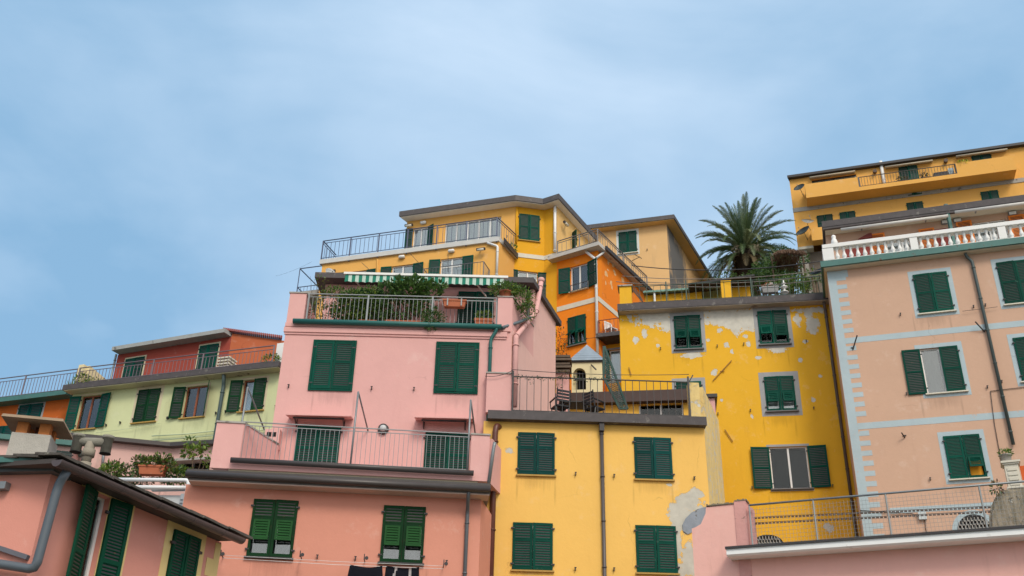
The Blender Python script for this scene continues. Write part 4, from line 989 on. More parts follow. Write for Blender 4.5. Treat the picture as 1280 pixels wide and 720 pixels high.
# penthouse of R
wP = -2.4; FP = Fr(o=FR.P(0,0,wP), az=-18)
zf0, zf1 = FP.V(1150,268,.7), FP.V(1150,260.5,.7)
uPL = FP.U(1031,290); hP = []
WALLP = m_peach
for x0, x1, y in ((1110,1152,297),(1219,1264,280)):
    win(R_, FP, (x0,y-5,x1,y+50), holes=hP, leaves=False, hooks=False)
for x0, x1, y in ((1056,1090,305), (1171,1199,290)):
    bm = BM(); u0,u1,v0,v1 = FP.rect(x0,y-5,x1,y+50); bx(bm, FP, u0, u1, v0, v1+.0, -.0, .012); obj('red_panel', bm, simple('dark red panel', (.25,.04,.03), .7), R_)
body(R_, WALLP, [FP.xy(uPL), FP.xy(uR), FP.xy(uR,-3), FP.xy(uPL,-3)], z1+.002, zf0, {0: hP}, 'upper_wall')
for x0, x1, y in ((1090,1110,292.5), (1152,1172.5,286), (1199,1219.5,276.5), (1265,1286,269)):
    u0,u1,v0,v1 = FP.rect(x0,y-0,x1,y+50); leaf(R_, FP, u0, v1-2.1, v1, u1-u0, -1, 0, ORANGE_P, w0=.06, slat=.06)
bm = BM(); ua = FP.U(1027.5,281,.7); bx(bm, FP, ua, uR, zf0+.001, zf1, -3.3, .7); bx(bm, FP, ua+.02, uR, zf0-.10, zf0-.001, .55, .68); obj('roof', bm, FASCIA, R_)
bm = BM(); bx(bm, FP, ua+.1, uR, zf0-.03, zf0-.001, .01, .54); obj('soffit', bm, CREAMW, R_)
for x0, x1, y0, y1, lab in ((1051,1185,287,270,'long white rolled awning on the left of the balustrade terrace'), (1194,1330,267,246,'long white rolled awning on the right of the balustrade terrace')):
    p0, p1 = FP.X(x0,y0,.95), FP.X(x1,y1,.95); t = thing('rolled_awning', lab, 'awning', p0, 'rolled awnings')
    zc = (p0.z+p1.z)/2; p0.z = p1.z = zc; bm = BM(); tube(bm, [p0,p1], .065, 12); obj('roller', bm, simple('aged white enamel', (.55,.53,.5), .6, var=.15), t)
    bm = BM()
    for s in (.2,.8): q = p0.lerp(p1,s); bar(bm, q, q-FP.n*.35+Z3*.05, .05)
    obj('bracket', bm, GREYM, t)
bm = BM(); u = FP.U(1189,280,.9); bar(bm, FP.P(u,z1,.6), FP.P(u,zf1+.08,.6), .12); bar(bm, FP.P(u,zf1+.02,.6), FP.P(u,zf1+.02,.2), .16); obj('post', bm, COPPER, R_)
for x, y, lab in ((1182,276.5,'oval white bulkhead light left of the green terrace post'), (1197,274.5,'square white light right of the green terrace post'), (1266,265.5,'small white light at the far right of the balustrade terrace')):
    p = FP.X(x,y,.15); t = thing('terrace_light', lab, 'lamp', p, 'white lights on the peach terrace wall'); bm = BM(); bx(bm, FP, FP.U(x,y,.15)-.16, FP.U(x,y,.15)+.16, p.z-.08, p.z+.08, .0, .1); obj('housing', bm, GREYM, t)
    bm = BM(); bx(bm, FP, FP.U(x,y,.15)-.13, FP.U(x,y,.15)+.13, p.z-.06, p.z+.06, .101, .14); obj('diffuser', bm, WHITE, t)
p = FR.X(1043,304,.1); p.z = zb1; t = thing('owl_figurine', 'small white bird figurine standing on the balustrade corner', 'figurine', p)
bm = BM(); lathe(bm, p, [(.09,0),(.12,.05),(.13,.15),(.1,.26),(.07,.3),(.09,.36),(.08,.44),(.03,.48)], 14); obj('body', bm, WHITE, t)
bm = BM(); tube(bm, [p+Z3*.12, p-FR.u*.14+Z3*.02, p-FR.u*.22-Z3*.01], [.06,.05,.015], 8); obj('tail', bm, WHITE, t)
# small canopy on the left of R
bm = BM(); fprism(bm, FP, [(FP.U(1073,302,.02),FP.V(1073,302)),(FP.U(1090,297,.02),FP.V(1090,300)),(FP.U(1090,297,.02),FP.V(1090,294.5)),(FP.U(1086,297,.02),FP.V(1086,295))], .013, .25); obj('red_hood', bm, simple('dark red hood', (.16,.03,.025), .7), R_)

# ================================================================== T: foreground terrace
FTt = Fr(1090,672,24,-24)
T_ = thing('terrace_wall', 'pink terrace wall in front with a white ledge and a steel mesh railing', 'terrace', FTt.P(0,0,0))
ul, ur = FTt.U(867,700), FTt.U(1420,650)
zs1, zs0 = FTt.V(1090,670.5,.55), FTt.V(1090,683,.55)
zw = FTt.V(900,631.5)
xa, xb = FTt.U(885,660), FTt.U(919.5,655); xc = FTt.U(934.5,655)
zn0, zn1 = FTt.V(862,661), FTt.V(885,634)
bm = BM(); sh = [(ul,-1),(xb,-1),(xb,zw),(xa,zw-.02),(xa,zn0+.62),(xa-.04,zn0+.36),(xa-.18,zn0+.1),(xa-.32,zn0+.03),(ul,zn0)]
fprism(bm, FTt, sh, -.35, 0); obj('parapet', bm, m_pinkT, T_)
bm = BM(); bx(bm, FTt, xb+.001, xc, -1, zw+.06, -.4, .02); bx(bm, FTt, xc, xc+.14, zs0, zw-.12, -.38, -.02); pr = obj('pillar', bm, plaster('rough pink pillar render', (.62,.32,.29), var=.2, streak=.6, sc=(.3,.14,.12), peel=.06, peelcol=(.42,.28,.24), bump=.9), T_)
bm = BM(); n = 30; lo = xa; hi = xc+.03
for k in range(n):
    a, b = lo+(hi-lo)*k/n, lo+(hi-lo)*(k+1)/n; h = .02+.035*random.random(); z = zw+(.06 if a > xb else 0)
    if a < xb < b: b = xb
    bx(bm, FTt, a, b, z+.001, z+h, -.36, .03)
obj('coping', bm, simple('mossy coping', (.20,.17,.12), .9, var=.4, scale=8), T_)
bm = BM(); bx(bm, FTt, xc, ur, -1, zs0+.1, -.5, .0); obj('wall', bm, m_pinkT, T_)
bm = BM(); sl = FTt.U(908,689,.55); fprism(bm, Sub(FTt.o, FTt.n, FTt.u, Z3), [(-.3,zs0+.02),(.5,zs0),(.56,zs0+.04),(.56,zs1-.06),(-.3,zs1-.06)], sl, ur); obj('ledge', bm, simple('white ledge paint', (.80,.81,.80), .7, var=.06, wear=((.6,.59,.56),1.5,.66)), T_)
bm = BM(); bx(bm, FTt, sl-.02, ur, zs1-.059, zs1, -.3, .60); obj('ledge_tile', bm, IRON, T_)
wr = .12; hr = FTt.V(1105,617,wr)-zs1
rp = [FTt.P(FTt.U(x,650,wr), zs1, wr) for x in (938,1019,1111.5)]; rp.append(FTt.P(FTt.U(1230,640,wr), zs1, wr)); rp.append(FTt.P(ur-.1, zs1, wr))
bm = BM(); tube(bm, [rp[0]+Z3*hr, rp[-1]+Z3*hr], .026, 10); rl = obj('railing', bm, GREYM, T_)
bm = BM(); L = (rp[-1]-rp[0]).length; n = int(L/.085); d = (rp[-1]-rp[0])/n
for k in range(n+1): bar(bm, rp[0]+d*k+Z3*.02, rp[0]+d*k+Z3*(hr-.08), .0045)
for k in range(int((hr-.1)/.095)+1): bar(bm, rp[0]+Z3*(.03+.095*k), rp[-1]+Z3*(.03+.095*k), .0045)
obj('wire_mesh', bm, GREYM, rl)
for p in rp: bm = BM(); bar(bm, p, p+Z3*hr, .035); obj('post', bm, GREYM, rl)
for dz in (0,.17):
    a, b = FTt.X(943,648+dz*40,-.3), FTt.X(1240,634+dz*35,-.3)
    bm = BM(); n = 60
    for k in range(n):
        p, q = a.lerp(b,k/n), a.lerp(b,(k+.72)/n); bar(bm, p, q, .03)
    bar(bm, a+Z3*.03, b+Z3*.03, .012)
    obj('cane_rail', bm, IRONB, rl)
# mossy stone wall and pillar with an urn
STONE = plaster('mossy stone', (.33,.28,.21), var=.4, streak=.6, heavy=.45, sc=(.05,.055,.03), peel=.09, peelcol=(.5,.47,.40), bump=1.6, rough=.95)
FK = Fr(o=FTt.P(0,0,-.7), az=-24)
pts = [(FK.uv(x,y)) for x,y in ((1237,668),(1236,642),(1240,628),(1247,616),(1256,610),(1400,598),(1400,668))]
bm = BM(); fprism(bm, FK, pts, -.5, 0); bmesh.ops.bevel(bm, geom=bm.edges[:], offset=.07, segments=3, affect='EDGES'); obj('stone_wall', bm, STONE, None, 'mossy grey stone wall with a rounded end behind the mesh railing', 'wall')
for x0, x1, lab in ((1259,1276,'cream moulded garden pillar standing on the mossy stone wall'),):
    t = thing('garden_pillar', lab, 'pillar', FK.P(FK.U(1267,611,-.2),FK.V(1267,611,-.2),-.2)); u = FK.U(1267.5,600,-.2); za, zb_ = FK.V(1267,613,-.2), FK.V(1267,577,-.2); hw = .155
    bm = BM(); bx(bm, FK, u-hw, u+hw, za, zb_-.09, -.42, -.1); [bx(bm, FK, u-hw+.05, u+hw-.05, za+.1+k*.12, za+.17+k*.12, -.1, -.08) for k in range(4)]; obj('shaft', bm, CREAMW, t)
    bm = BM(); bx(bm, FK, u-hw-.03, u+hw+.03, zb_-.089, zb_-.05, -.45, -.07); bx(bm, FK, u-hw-.06, u+hw+.06, zb_-.049, zb_, -.48, -.04); bx(bm, FK, u-hw-.04, u+hw+.04, za+.0, za+.07, -.45, -.07); obj('cap', bm, CREAMW, t)
    p = FK.P(u-.07, zb_, -.26); roundpot(p, .15, .2, 'stone urn with a small yellow green plant on the cream pillar', [(p+Z3*.24,(.15,.15,.09),120,.09)], [LEAF_Y, LEAF_A], mat=CONC, group=None)
    bm = BM(); bx(bm, FK, FK.U(1276,590,-.3), FK.U(1290,590,-.3), FK.V(1280,601,-.3), FK.V(1280,582,-.3), -.33, -.3); obj('orange_cloth', bm, simple('orange red cloth', (.6,.12,.03), .9), None, 'orange red cloth hanging beside the cream garden pillar', 'cloth')
p = FK.X(1245,610,.05); t = thing('dry_plant', 'dry grey weeds sprouting from the end of the stone wall', 'plant', p); bush(t, [(p,(.13,.1,.16),90,.09)], [LEAF_R, LEAF_A])

# ================================================================== U: top yellow apartment block
FU = Fr(1140,220,60,-17.6)
m_yelU = plaster('orange yellow render', (.75,.40,.10), var=.06, streak=.15, sc=(.4,.22,.07))
U_ = thing('yellow_apartment_block', 'long yellow block with a balcony highest on the right skyline', 'building', FU.P(0,25))
uL, uR = FU.U(991,260), FU.U(1420,200); zT = FU.V(1140,200.5,.1); zB = FU.V(1000,309)
hU = []; fpU = [FU.xy(uL), FU.xy(uR), FU.xy(uR,-10), FU.xy(uL+2,-10)]
for px in ((1022,268.5,1042,290), (1050.5,264.5,1070.5,288), (1134.5,252.5,1155.5,276), (1227.5,238.5,1250,262)):
    win(U_, FU, px, holes=hU, hooks=False, slat=.09)
win(U_, FU, (1126,207.5,1150,245), holes=hU, hooks=False, slat=.09)
win(U_, FU, (1016,221,1073,250), holes=hU, leaves=False, hooks=False, frame=IRON); win(U_, FU, (1216,193,1241,215), holes=hU, hooks=False, slat=.09)
body(U_, m_yelU, fpU, zB, zT-.12, {0: hU})
slab(U_, 'roof', offset(fpU, [.35,.3,.3,.05]), zT-.119, zT+.08, IRON)
bd = FU.V(1140,243.5); bm = BM(); bx(bm, FU, uL-.02, uR, bd-.17, bd+.17, -.01, .05); obj('band', bm, CONC, U_)
bm = BM(); bx(bm, FU, uL-.03, FU.U(1017,309), zB-.2, zB-.001, -8, .04); obj('base_course', bm, CREAMW, U_)
m_st = plaster('dark rubble stone', (.17,.14,.11), var=.4, streak=.3, sc=(.05,.05,.04), bump=1.5)
body(U_, m_st, [FU.xy(uL+.3,-.6), FU.xy(uR-.3,-.6), FU.xy(uR-.3,-9), FU.xy(uL+.3,-9)], 20, zB-.2, name='stone_base')
bm = BM(); bx(bm, FU, uL+.1, FU.U(1011,330), 20, zB-.21, -.59, -.1); obj('pier', bm, plaster('grey stone pier', (.27,.24,.21), var=.3, bump=1.2), U_)
wB = 1.3; zb0 = FU.V(1010,248,wB); zb0 = FU.V(1140,229.5,wB)
u0, u1 = FU.U(1007,240,wB), FU.U(1269,205,wB); ua, ub = FU.U(1074,235,wB), FU.U(1196.5,215,wB); zpt = FU.V(1235,198.5,wB)
bm = BM(); bx(bm, FU, u0, u1, zb0, zb0+.32, .001, wB); bc = obj('balcony', bm, m_yelU, U_)
bm = BM(); bx(bm, FU, u0, ua, zb0+.321, zpt, wB-.15, wB-.001); bx(bm, FU, u0, u0+.15, zb0+.321, zpt, .002, wB-.15); obj('parapet', bm, m_yelU, bc); bm = BM(); bx(bm, FU, ub, u1, zb0+.321, zpt, wB-.15, wB-.001); bx(bm, FU, u1-.15, u1, zb0+.321, zpt, .002, wB-.15); obj('parapet', bm, m_yelU, bc)
railing(U_, [FU.P(ua+.05,zb0+.32,wB-.08), FU.P(ub-.02,zb0+.32,wB-.08)], zpt-zb0-.32, IRON, sp=.2, r=.022, rt=.03, postr=.06)
for x0,x1,y0,y1,lab in ((1012,1069,221.5,214.5,'rolled pale awning above the left end of the highest balcony'),(1107,1166,209,200.5,'rolled pale awning above the middle of the highest balcony'),(1196,1259,196,186,'rolled pale awning above the right end of the highest balcony')):
    p0, p1 = FU.X(x0,y0,.5), FU.X(x1,y1,.5); z = (p0.z+p1.z)/2; p0.z = p1.z = z; t = thing('rolled_awning', lab, 'awning', p0, 'rolled awnings')
    bm = BM(); tube(bm, [p0,p1], .07, 10); obj('roller', bm, simple('faded awning', (.42,.36,.26), .8, var=.2), t); bm = BM(); bar(bm, p0-FU.n*.3+Z3*.15, p1-FU.n*.3+Z3*.15, .3, .06); obj('cover', bm, CONC, t)
pipe(U_, [FU.P(FU.U(1103,215,.1),zT+.3,.1), FU.P(FU.U(1103,215,.1),zb0+.4,.1)], .12, WHITE)
# little lower balcony on the left of U
bm = BM(); u0, u1 = FU.U(1014,292,.8), FU.U(1029,288,.8); bx(bm, FU, u0, u1+.6, FU.V(1021,300,.8), FU.V(1021,284.5,.8), .001, .8); obj('small_balcony', bm, m_yelU, U_)
DG = simple('dark grey dish', (.10,.13,.14), .5, var=.1); DW = simple('white dish', (.7,.72,.72), .4, var=.05)
p = FU.X(1000,236,.9); dish(p, Vector((-.5,-.6,.5)), .42, 'grey satellite dish high on the left edge of the highest yellow block', DG, FU.X(1004,242,.0))
p = FU.X(1005,291,.9); dish(p, Vector((-.6,-.5,.6)), .55, 'dark grey satellite dish low on the left edge of the highest yellow block', DG, FU.X(1009,297,0))
p = FU.X(1009.5,278.5,.9); dish(p, Vector((.1,-.35,.9)), .45, 'white satellite dish tilted skyward on the highest yellow block', DW, FU.X(1013,287,0))
p = FD.X(1023,342,-1.0); dish(p, Vector((-.4,-.4,.75)), .38, 'blue grey satellite dish beside the left end of the balustrade terrace', simple('blue grey dish', (.08,.14,.18), .5), FD.P(FD.U(1025,352,-1.0),z1*0+FD.V(1025,352,-1),-1.0))
for x,y in ((1093.5,215.5),(1182,202.5)):
    bm = BM(); p = FU.X(x,y,.1); tube(bm, [p, p+FU.n*.25], .14, 10); obj('balcony_lamp', bm, IRONB, U_)
p = FU.X(1172,222,.9); t = thing('storage_box', 'dark box stored behind the bars of the highest balcony', 'box', p)
bm = BM(); bx(bm, FU, FU.U(1168,224,.8), FU.U(1186,222,.8), zb0+.33, zb0+.9, .4, .9); obj('box', bm, IRON, t); bm = BM(); bx(bm, FU, FU.U(1187,222,.8), FU.U(1194,222,.8), zb0+.33, zb0+1.1, .4, .9); obj('bin', bm, simple('pale blue bin', (.35,.45,.5), .5), t)
for x, lab in ((1128,'round wire plant basket behind the bars of the highest balcony'), (1158,'low dark plants behind the bars of the highest balcony')):
    p = FU.P(FU.U(x,228,.8), zb0+.33, .8); roundpot(p, .2, .25, lab, [(p+Z3*.45,(.4,.25,.22),160,.14)], [LEAF_D, LEAF_R])
p = FU.P(FU.U(1207,196,1.1), zpt, 1.2); t = thing('balcony_plant', 'yellow flowering plant on the parapet of the highest balcony', 'plant', p); bush(t, [(p-FU.u*.2+Z3*.05,(.5,.15,.16),130,.16)], [leafmat('yellow flowers', (.45,.45,.02), (.6,.55,.05)), LEAF_Y])
# ================================================================== V: far yellow house with terraces
m_yelV = plaster('golden yellow render', (.76,.41,.11), var=.06, streak=.12, sc=(.45,.24,.07))
m_yelV2 = plaster('deep yellow render', (.72,.36,.02), var=.06, streak=.12, sc=(.45,.2,.04))
m_peachV = plaster('peach yellow render', (.74,.46,.17), var=.06, streak=.15, sc=(.4,.25,.1))
FV = Fr(520,320,44,-17)
V_ = thing('terraced_yellow_house', 'golden yellow house with two railed balconies and a slate eave against the sky', 'house', FV.P(0,19))
c1 = FV.P(FV.U(624,312),0); FVs = Fr(o=c1, az=66); Ls = FVs.U(643.3,316); c2 = FVs.P(Ls,0)
F2 = Fr(o=c2, az=11); L2 = F2.U(680.5,290); c3 = F2.P(L2,0)
F3 = Fr(o=c3, az=-33); L3 = F3.U(696,290); c4 = F3.P(L3,0)
F4 = Fr(o=c4, az=61); L4 = F4.U(737,300)
c6 = F4.P(L4,0)
wU = (c2-FV.o).dot(FV.n)
xy = lambda p: Vector((p.x,p.y))
FU1 = Fr(o=FV.P(0,0,wU), az=-17)
uLow, uUp = FV.U(402,338), FU1.U(508.5,283)
zsl0, zsl1 = FV.V(560,309,.12), FV.V(560,303.5,.12)
hL, hU_, h2 = [], [], []
k1 = dict(holes=hL, hooks=False, slat=.07)
win(V_, FV, (434,339,457,367), L=178, R=178, **k1)
win(V_, FV, (489,331.5,515.5,360), L=178, R=178, **k1)
win(V_, FV, (550,322.5,577.5,356), L=176, R=176, trans=True, **k1)
k2 = dict(holes=hU_, hooks=False, slat=.07)
win(V_, FU1, (516,284.5,534.5,312), L=175, R=150, **k2)
win(V_, FU1, (556,275,626,306), leaves=False, mull=4, **k2)
win(V_, F2, (648.5,268.5,674.5,301), holes=h2, sill=SILLY, sillw=.08, slat=.07)
win(V_, F2, (647,339,672,372), L=172, R=176, lw=.5, holes=h2, trans=True, slat=.07, hooks=False)
zcor = FU1.V(600,262)
zR0, zR1 = FU1.V(640,251.2,.5), FU1.V(640,245,.5)
zlow = 17
bL = FV.P(uLow,0,-9.0); bR = c6+FV.n*-2
fpL = [xy(FV.P(uLow,0)), xy(c1), xy(c2), xy(c3), xy(c4), xy(c6), xy(bL)]
body(V_, m_yelV, [xy(FV.P(uLow,0)), xy(c1), xy(c2), xy(FV.P(uLow,0,wU))], zlow, zsl0, {0: hL}, 'lower_wall')
pU = FU1.P(uUp,0)
fpU2 = [xy(pU), xy(c2), xy(c2-FV.n*.5), xy(pU-FV.n*.5)]
body(V_, m_yelV, [xy(pU), xy(c2), xy(c2)+Vector((0,.6)), xy(pU-FV.n*4)], zsl1+.01, zR0, {0: hU_}, 'upper_wall')
body(V_, m_yelV2, [xy(c2)+Vector((.001,0)), xy(c3), xy(c3)+Vector((0,1.2)), xy(c2)+Vector((.001,1.0))], zlow, zR0-.001, {0: h2}, 'corner_wall')
body(V_, m_yelV2, [xy(c3)+Vector((.001,0)), xy(c4), xy(c4)+Vector((0,.5)), xy(c3)+Vector((.001,.6))], zlow, zR0-.002, name='corner_wall')
h4 = []
win(V_, F4, (715,295,723,315), holes=h4, L=120, R=None, curtain=False, hooks=False, mull=0)
body(V_, m_peachV, [xy(c4)+Vector((.001,.001)), xy(c6), xy(c6-F4.n*.6), xy(c4+F4.u*.5-F4.n*.25)], zlow, zR0-.003, {0: h4}, 'side_wall')
FASL = simple('grey brown fascia', (.085,.075,.075), .6, var=.35, scale=5, wear=((.16,.15,.14), 3, .62))
roofp = [xy(FU1.P(uUp,0)), xy(c2), xy(c3), xy(c4), xy(c6), xy(FU1.P(uUp+2,0,-8))]
rp = offset(roofp, [.55,.55,.55,.4,.2,.12])
slab(V_, 'roof', rp, zR0, zR1, FASL)
bm = BM(); polyprism(bm, offset(roofp, [.49,.49,.49,.34,.1,.08]), zR0-.04, zR0-.003); obj('soffit', bm, simple('white soffit', (.76,.70,.61), .8), V_)
# tile hip above the corner
cc = sum(roofp, Vector((0,0)))/len(roofp); bm = BM(); vs = [bm.verts.new((p.x,p.y,zR1+.002)) for p in rp]; ap = bm.verts.new((*(xy(c3)+Vector((.2,2.2))), zR1+1.25))
for a, b in zip(vs, vs[1:]+vs[:1]): bm.faces.new((a,b,ap))
bm.faces.new(vs[::-1]); obj('tiles', bm, SLATE, V_)
# terrace slab of the upper balcony
uA, uB = FV.U(399,331,.12), FV.U(620.5,297,.12)
bm = BM(); polyprism(bm, [xy(FV.P(uA,0,.12)), xy(FV.P(uB+.12,0,.12)), xy(FVs.P(Ls,0,.15)), xy(FV.P(uA,0,wU))], zsl0+.001, zsl1); slb = obj('terrace_floor', bm, simple('pale painted slab', (.55,.55,.53), .8, var=.12), V_)
hr = FV.V(520,286,.05)-zsl1
pts = [FV.P(uA+.05,zsl1,wU+.4), FV.P(uA+.05,zsl1,.08), FV.P(uB,zsl1,.08), FVs.P(Ls-.1,zsl1,.08)]
post = [pts[1]+(pts[2]-pts[1])*k/6 for k in range(7)]
railing(V_, pts, hr, simple('blue grey railing', (.06,.075,.13), .5, metal=.2), posts=post, sp=.24, r=.022, rt=.026, postr=.03, mid=hr-.14, zoff=.3)
bm = BM(); bx(bm, FVs, .15, Ls, zsl0-.02, zsl1+.02, .155, .20); obj('edge_channel', bm, IRON, slb)
# cream belt
zb = F2.V(660,320.3); bm = BM(); bx(bm, F2, .05, L2+.02, zb-.12, zb+.12, .001, .03); bx(bm, F3, 0, L3+.3, zb-.12, zb+.12, .001, .03); obj('belt', bm, CREAMW, V_)
pipe(V_, [F3.P(L3-.05, zR0-.1, .1), F3.P(L3-.05, F3.V(695,314,.1), .1)], .075, WHITE)
pipe(V_, [FV.P(FV.U(614,303,.1)-.2, zsl0-.03, .1), FV.P(FV.U(622,310,.1), zsl0-.3, .1), FV.P(FV.U(622,310,.1), FV.V(622,345,.1), .1)], .06, WHITE)
pipe(V_, [F2.P(.06, zR0-.1, .06), F2.P(.06, F2.V(645,304,.06), .06)], .05, m_yelV2, clips=False)
bm = BM(); bar(bm, FV.X(472,324,.05), FV.X(472.5,342,.05), .07); obj('downpipe', bm, m_yelV, V_)
# lower balcony in front of the third window
zB0 = zsl0-3.0
u0, u1 = FV.U(529,345,.9), FV.U(604,345,.9); zt_ = FV.V(600,327.5,.9); 
bm = BM(); bx(bm, FV, u0, u1, zt_-1.25, zt_-1.0, .001, .95); b2 = obj('balcony', bm, CREAMW, V_)
railing(V_, [FV.P(u0,zt_-1,.02), FV.P(u0,zt_-1,.9), FV.P(u1,zt_-1,.9), FV.P(u1,zt_-1,.02)], 1.0, simple('thin grey railing', (.10,.11,.13), .5), sp=.16, r=.014, rt=.018)
# left outer balcony frame
p0 = FV.P(uLow,0); zc = FV.V(390,365,-1)
uu0 = FV.U(374.5,340,-1.0)
zt1, zb1_, zb2_ = FV.V(374,336,-1), FV.V(374,359,-1), FV.V(374,365,-1)
bl = simple('blue grey railing', (.06,.075,.13))
bm = BM(); bx(bm, FV, uu0-.05, uLow-.002, zb2_-.35, zb2_-.05, -4, -.9); lb = obj('side_balcony', bm, CONC, V_)
hh = zb1_-zb2_+.6
railing(V_, [FV.P(uLow-.1,zb2_-.05,-1), FV.P(uu0,zb2_-.05,-1), FV.P(uu0,zb2_-.05,-3.6)], zb1_-zb2_+.05, bl, sp=.2, r=.018, rt=.022, gap=.05)
bm = BM(); a, b, c_ = FV.P(uu0,zb2_-.05,-1), FV.P(uu0,zt1,-1), FV.P(uLow-.1,zt1,-1); bar(bm,a,b,.04); bar(bm,b,c_,.04); bar(bm,b,FV.P(uu0,zt1,-3.6),.04); bar(bm,FV.P(uu0,zb2_,-3.6),FV.P(uu0,zt1,-3.6),.04); obj('pergola_frame', bm, bl, V_)
# small lights and lamps
for F, x, y, nm, lab in ((FU1,511,281.5,'wall_lantern','small black lantern beside the left shutter of the upper balcony'), (FV,601,311.5,'wall_lantern','small black lantern under the right end of the upper balcony'), (FV,414,339,'wall_lantern','small floodlight above the awning on the golden yellow house'), (F4,707.5,279.5,'wall_lantern','small lantern on the side wall above the orange annex terrace')):
    p = F.X(x,y,.25); t = thing(nm, lab, 'lamp', p, 'lanterns on the golden yellow house'); bm = BM(); bar(bm, F.X(x,y,0), p, .05); obj('arm', bm, IRON, t)
    bm = BM(); q = p; tube(bm, [q-F.u*.22, q+F.u*.22], .08, 8); obj('housing', bm, IRON, t); bm = BM(); tube(bm, [q-F.u*.17-Z3*.05+F.n*.04, q+F.u*.17-Z3*.05+F.n*.04], .06, 8); obj('glass_cover', bm, CREAMW, t)
for F, x, y, lab in ((FU1,529,278,'oval white light above the door of the upper balcony'), (FV,502,321,'oval white light over the second window under the balcony'), (FV,564,313.5,'oval white light over the third window under the balcony')):
    p = F.X(x,y,.1); t = thing('oval_light', lab, 'lamp', p, 'oval lights on the golden yellow house'); bm = BM(); tube(bm, [p-F.u*.16, p-F.u*.12, p+F.u*.12, p+F.u*.16], [.05,.09,.09,.05], 10); obj('diffuser', bm, WHITE, t); bm = BM(); bx(bm, F, (p-F.o).dot(F.u)-.14, (p-F.o).dot(F.u)+.14, p.z-.06, p.z+.06, 0, .05); obj('base', bm, CONC, t)
p = FV.X(411,343,.9); dish(FV.X(412,342,.7), Vector((.5,-.7,.3)), .28, 'small pale satellite dish on the left roof edge of the pink house', DW, FV.X(413,352,.6))
for x0,y0,x1,y1 in ((452,328,468,343),(512,316,530,336),(560,318,560,340)):
    bm = BM(); tube(bm, [FV.X(x0,y0,.5), FV.X(x1,y1,.9)], .012, 5); obj('wire', bm, IRON, V_)
p = FVs.P(Ls-.35, zsl1+.0, .0); t = thing('corner_plant', 'small green plant at the right corner of the upper balcony', 'plant', p); bush(t, [(p+Z3*.22,(.3,.25,.22),160,.12)], [LEAF_Y, LEAF_A])

# ================================================================== O: orange annex
m_or = plaster('bright orange render', (.80,.23,.015), var=.05, streak=.15, sc=(.5,.16,.03))
FO = Fr(o=c4, az=-34)
O_ = thing('orange_house', 'bright orange house with a cream belt and a railed terrace on its corner', 'house', c4+Z3*19)
LO = FO.U(747.3,340); c5 = FO.P(LO,0); FOr = Fr(o=c5, az=57.5); LOr = FOr.U(806,345)
PO = [(768,350,4,18),(760,335,3,8),(775,352,5,10),(738,420,3,2)]
m_orR = plaster('speckled orange render', (.78,.21,.015), var=.06, streak=.15, sc=(.5,.16,.03), patches=[(761.9, 327.2, 1.0, 1.4), (757.7, 342.1, 1.5, 3.0), (775.1, 333.1, 1.1, 1.7), (760.3, 327.3, 0.8, 3.3), (776.7, 362.3, 1.4, 1.5), (763.7, 353.3, 1.3, 3.1), (778.0, 326.3, 1.2, 2.7), (768.6, 330.9, 1.1, 1.2), (779.4, 365.3, 1.1, 1.8), (778.7, 350.6, 1.5, 3.1), (768.7, 342.7, 1.2, 2.1), (760.0, 337.3, 1.4, 1.1), (757.2, 353.3, 0.9, 2.3), (767.8, 339.1, 1.6, 1.5), (766.3, 332.1, 1.2, 1.7), (764.9, 359.3, 0.9, 2.4)], F=FOr, pcol=(.72,.45,.22))
zo0, zo1 = FO.V(745,307,.45), FO.V(745,302.5,.45)
hO = []
win(O_, FO, (713,331,735,363), L=165, R=165, holes=hO, lw=.62, rw=.62, trans=False, slat=.07, hooks=False, sill=CREAMW)
wo = win(O_, FO, (710,395,732.5,431), holes=hO, flap=(48,48), flapmat=GREEN, slat=.07, hooks=False, sill=SLATE, split=.5, curtain=False)
body(O_, m_or, [FO.xy(.001), FO.xy(LO), FO.xy(LO,-.4), FO.xy(.001,-.4)], 17, zo0, {0: hO})
body(O_, m_orR, [FOr.xy(.001,-.001), FOr.xy(LOr), FOr.xy(LOr,-.5), FOr.xy(.3,-.5)], 17, zo0-.001, name='side_wall')
body(O_, m_or, [FO.xy(.2,-.7), FOr.xy(.5,-.6), FOr.xy(LOr,-.6), FO.xy(.2,-4.5)], 17, zo0-.002, name='back_wall')
oA = FO.U(684.5,320,.45)
fo = [FO.xy(oA,.45), FO.xy(LO+.32,.45), FOr.xy(LOr,.33), FOr.xy(LOr,-3), FO.xy(.1,-.02), FO.xy(oA,.05)]
slab(O_, 'terrace_floor', fo, zo0, zo1, simple('pale concrete slab', (.50,.47,.43), .8, var=.2, wear=((.25,.2,.17),2.5,.62)))
bm = BM(); bx(bm, FOr, .2, LOr, zo0+.03, zo1+.05, .335, .42); obj('gutter', bm, IRON, O_)
hr = FO.V(745,287,.35)-zo1
pts = [FO.P(FO.U(697,310,.35), zo1, .35), FO.P(LO+.22, zo1, .35), FOr.P(LOr-.25, zo1, .22)]
railing(O_, pts, hr, simple('grey brown railing', (.13,.12,.12), .5), posts=[pts[0], pts[0].lerp(pts[1],.55), pts[1], pts[1].lerp(pts[2],.5), pts[2]], sp=.27, r=.02, rt=.026, mid=hr-.12, postr=.03)
bb = FO.V(718,381.5); bm = BM(); bx(bm, FO, .02, LO+.02, bb-.13, bb+.13, .001, .025); bx(bm, FOr, .0, LOr, bb-.13, bb+.13, .001, .025); obj('belt', bm, CREAMW, O_)
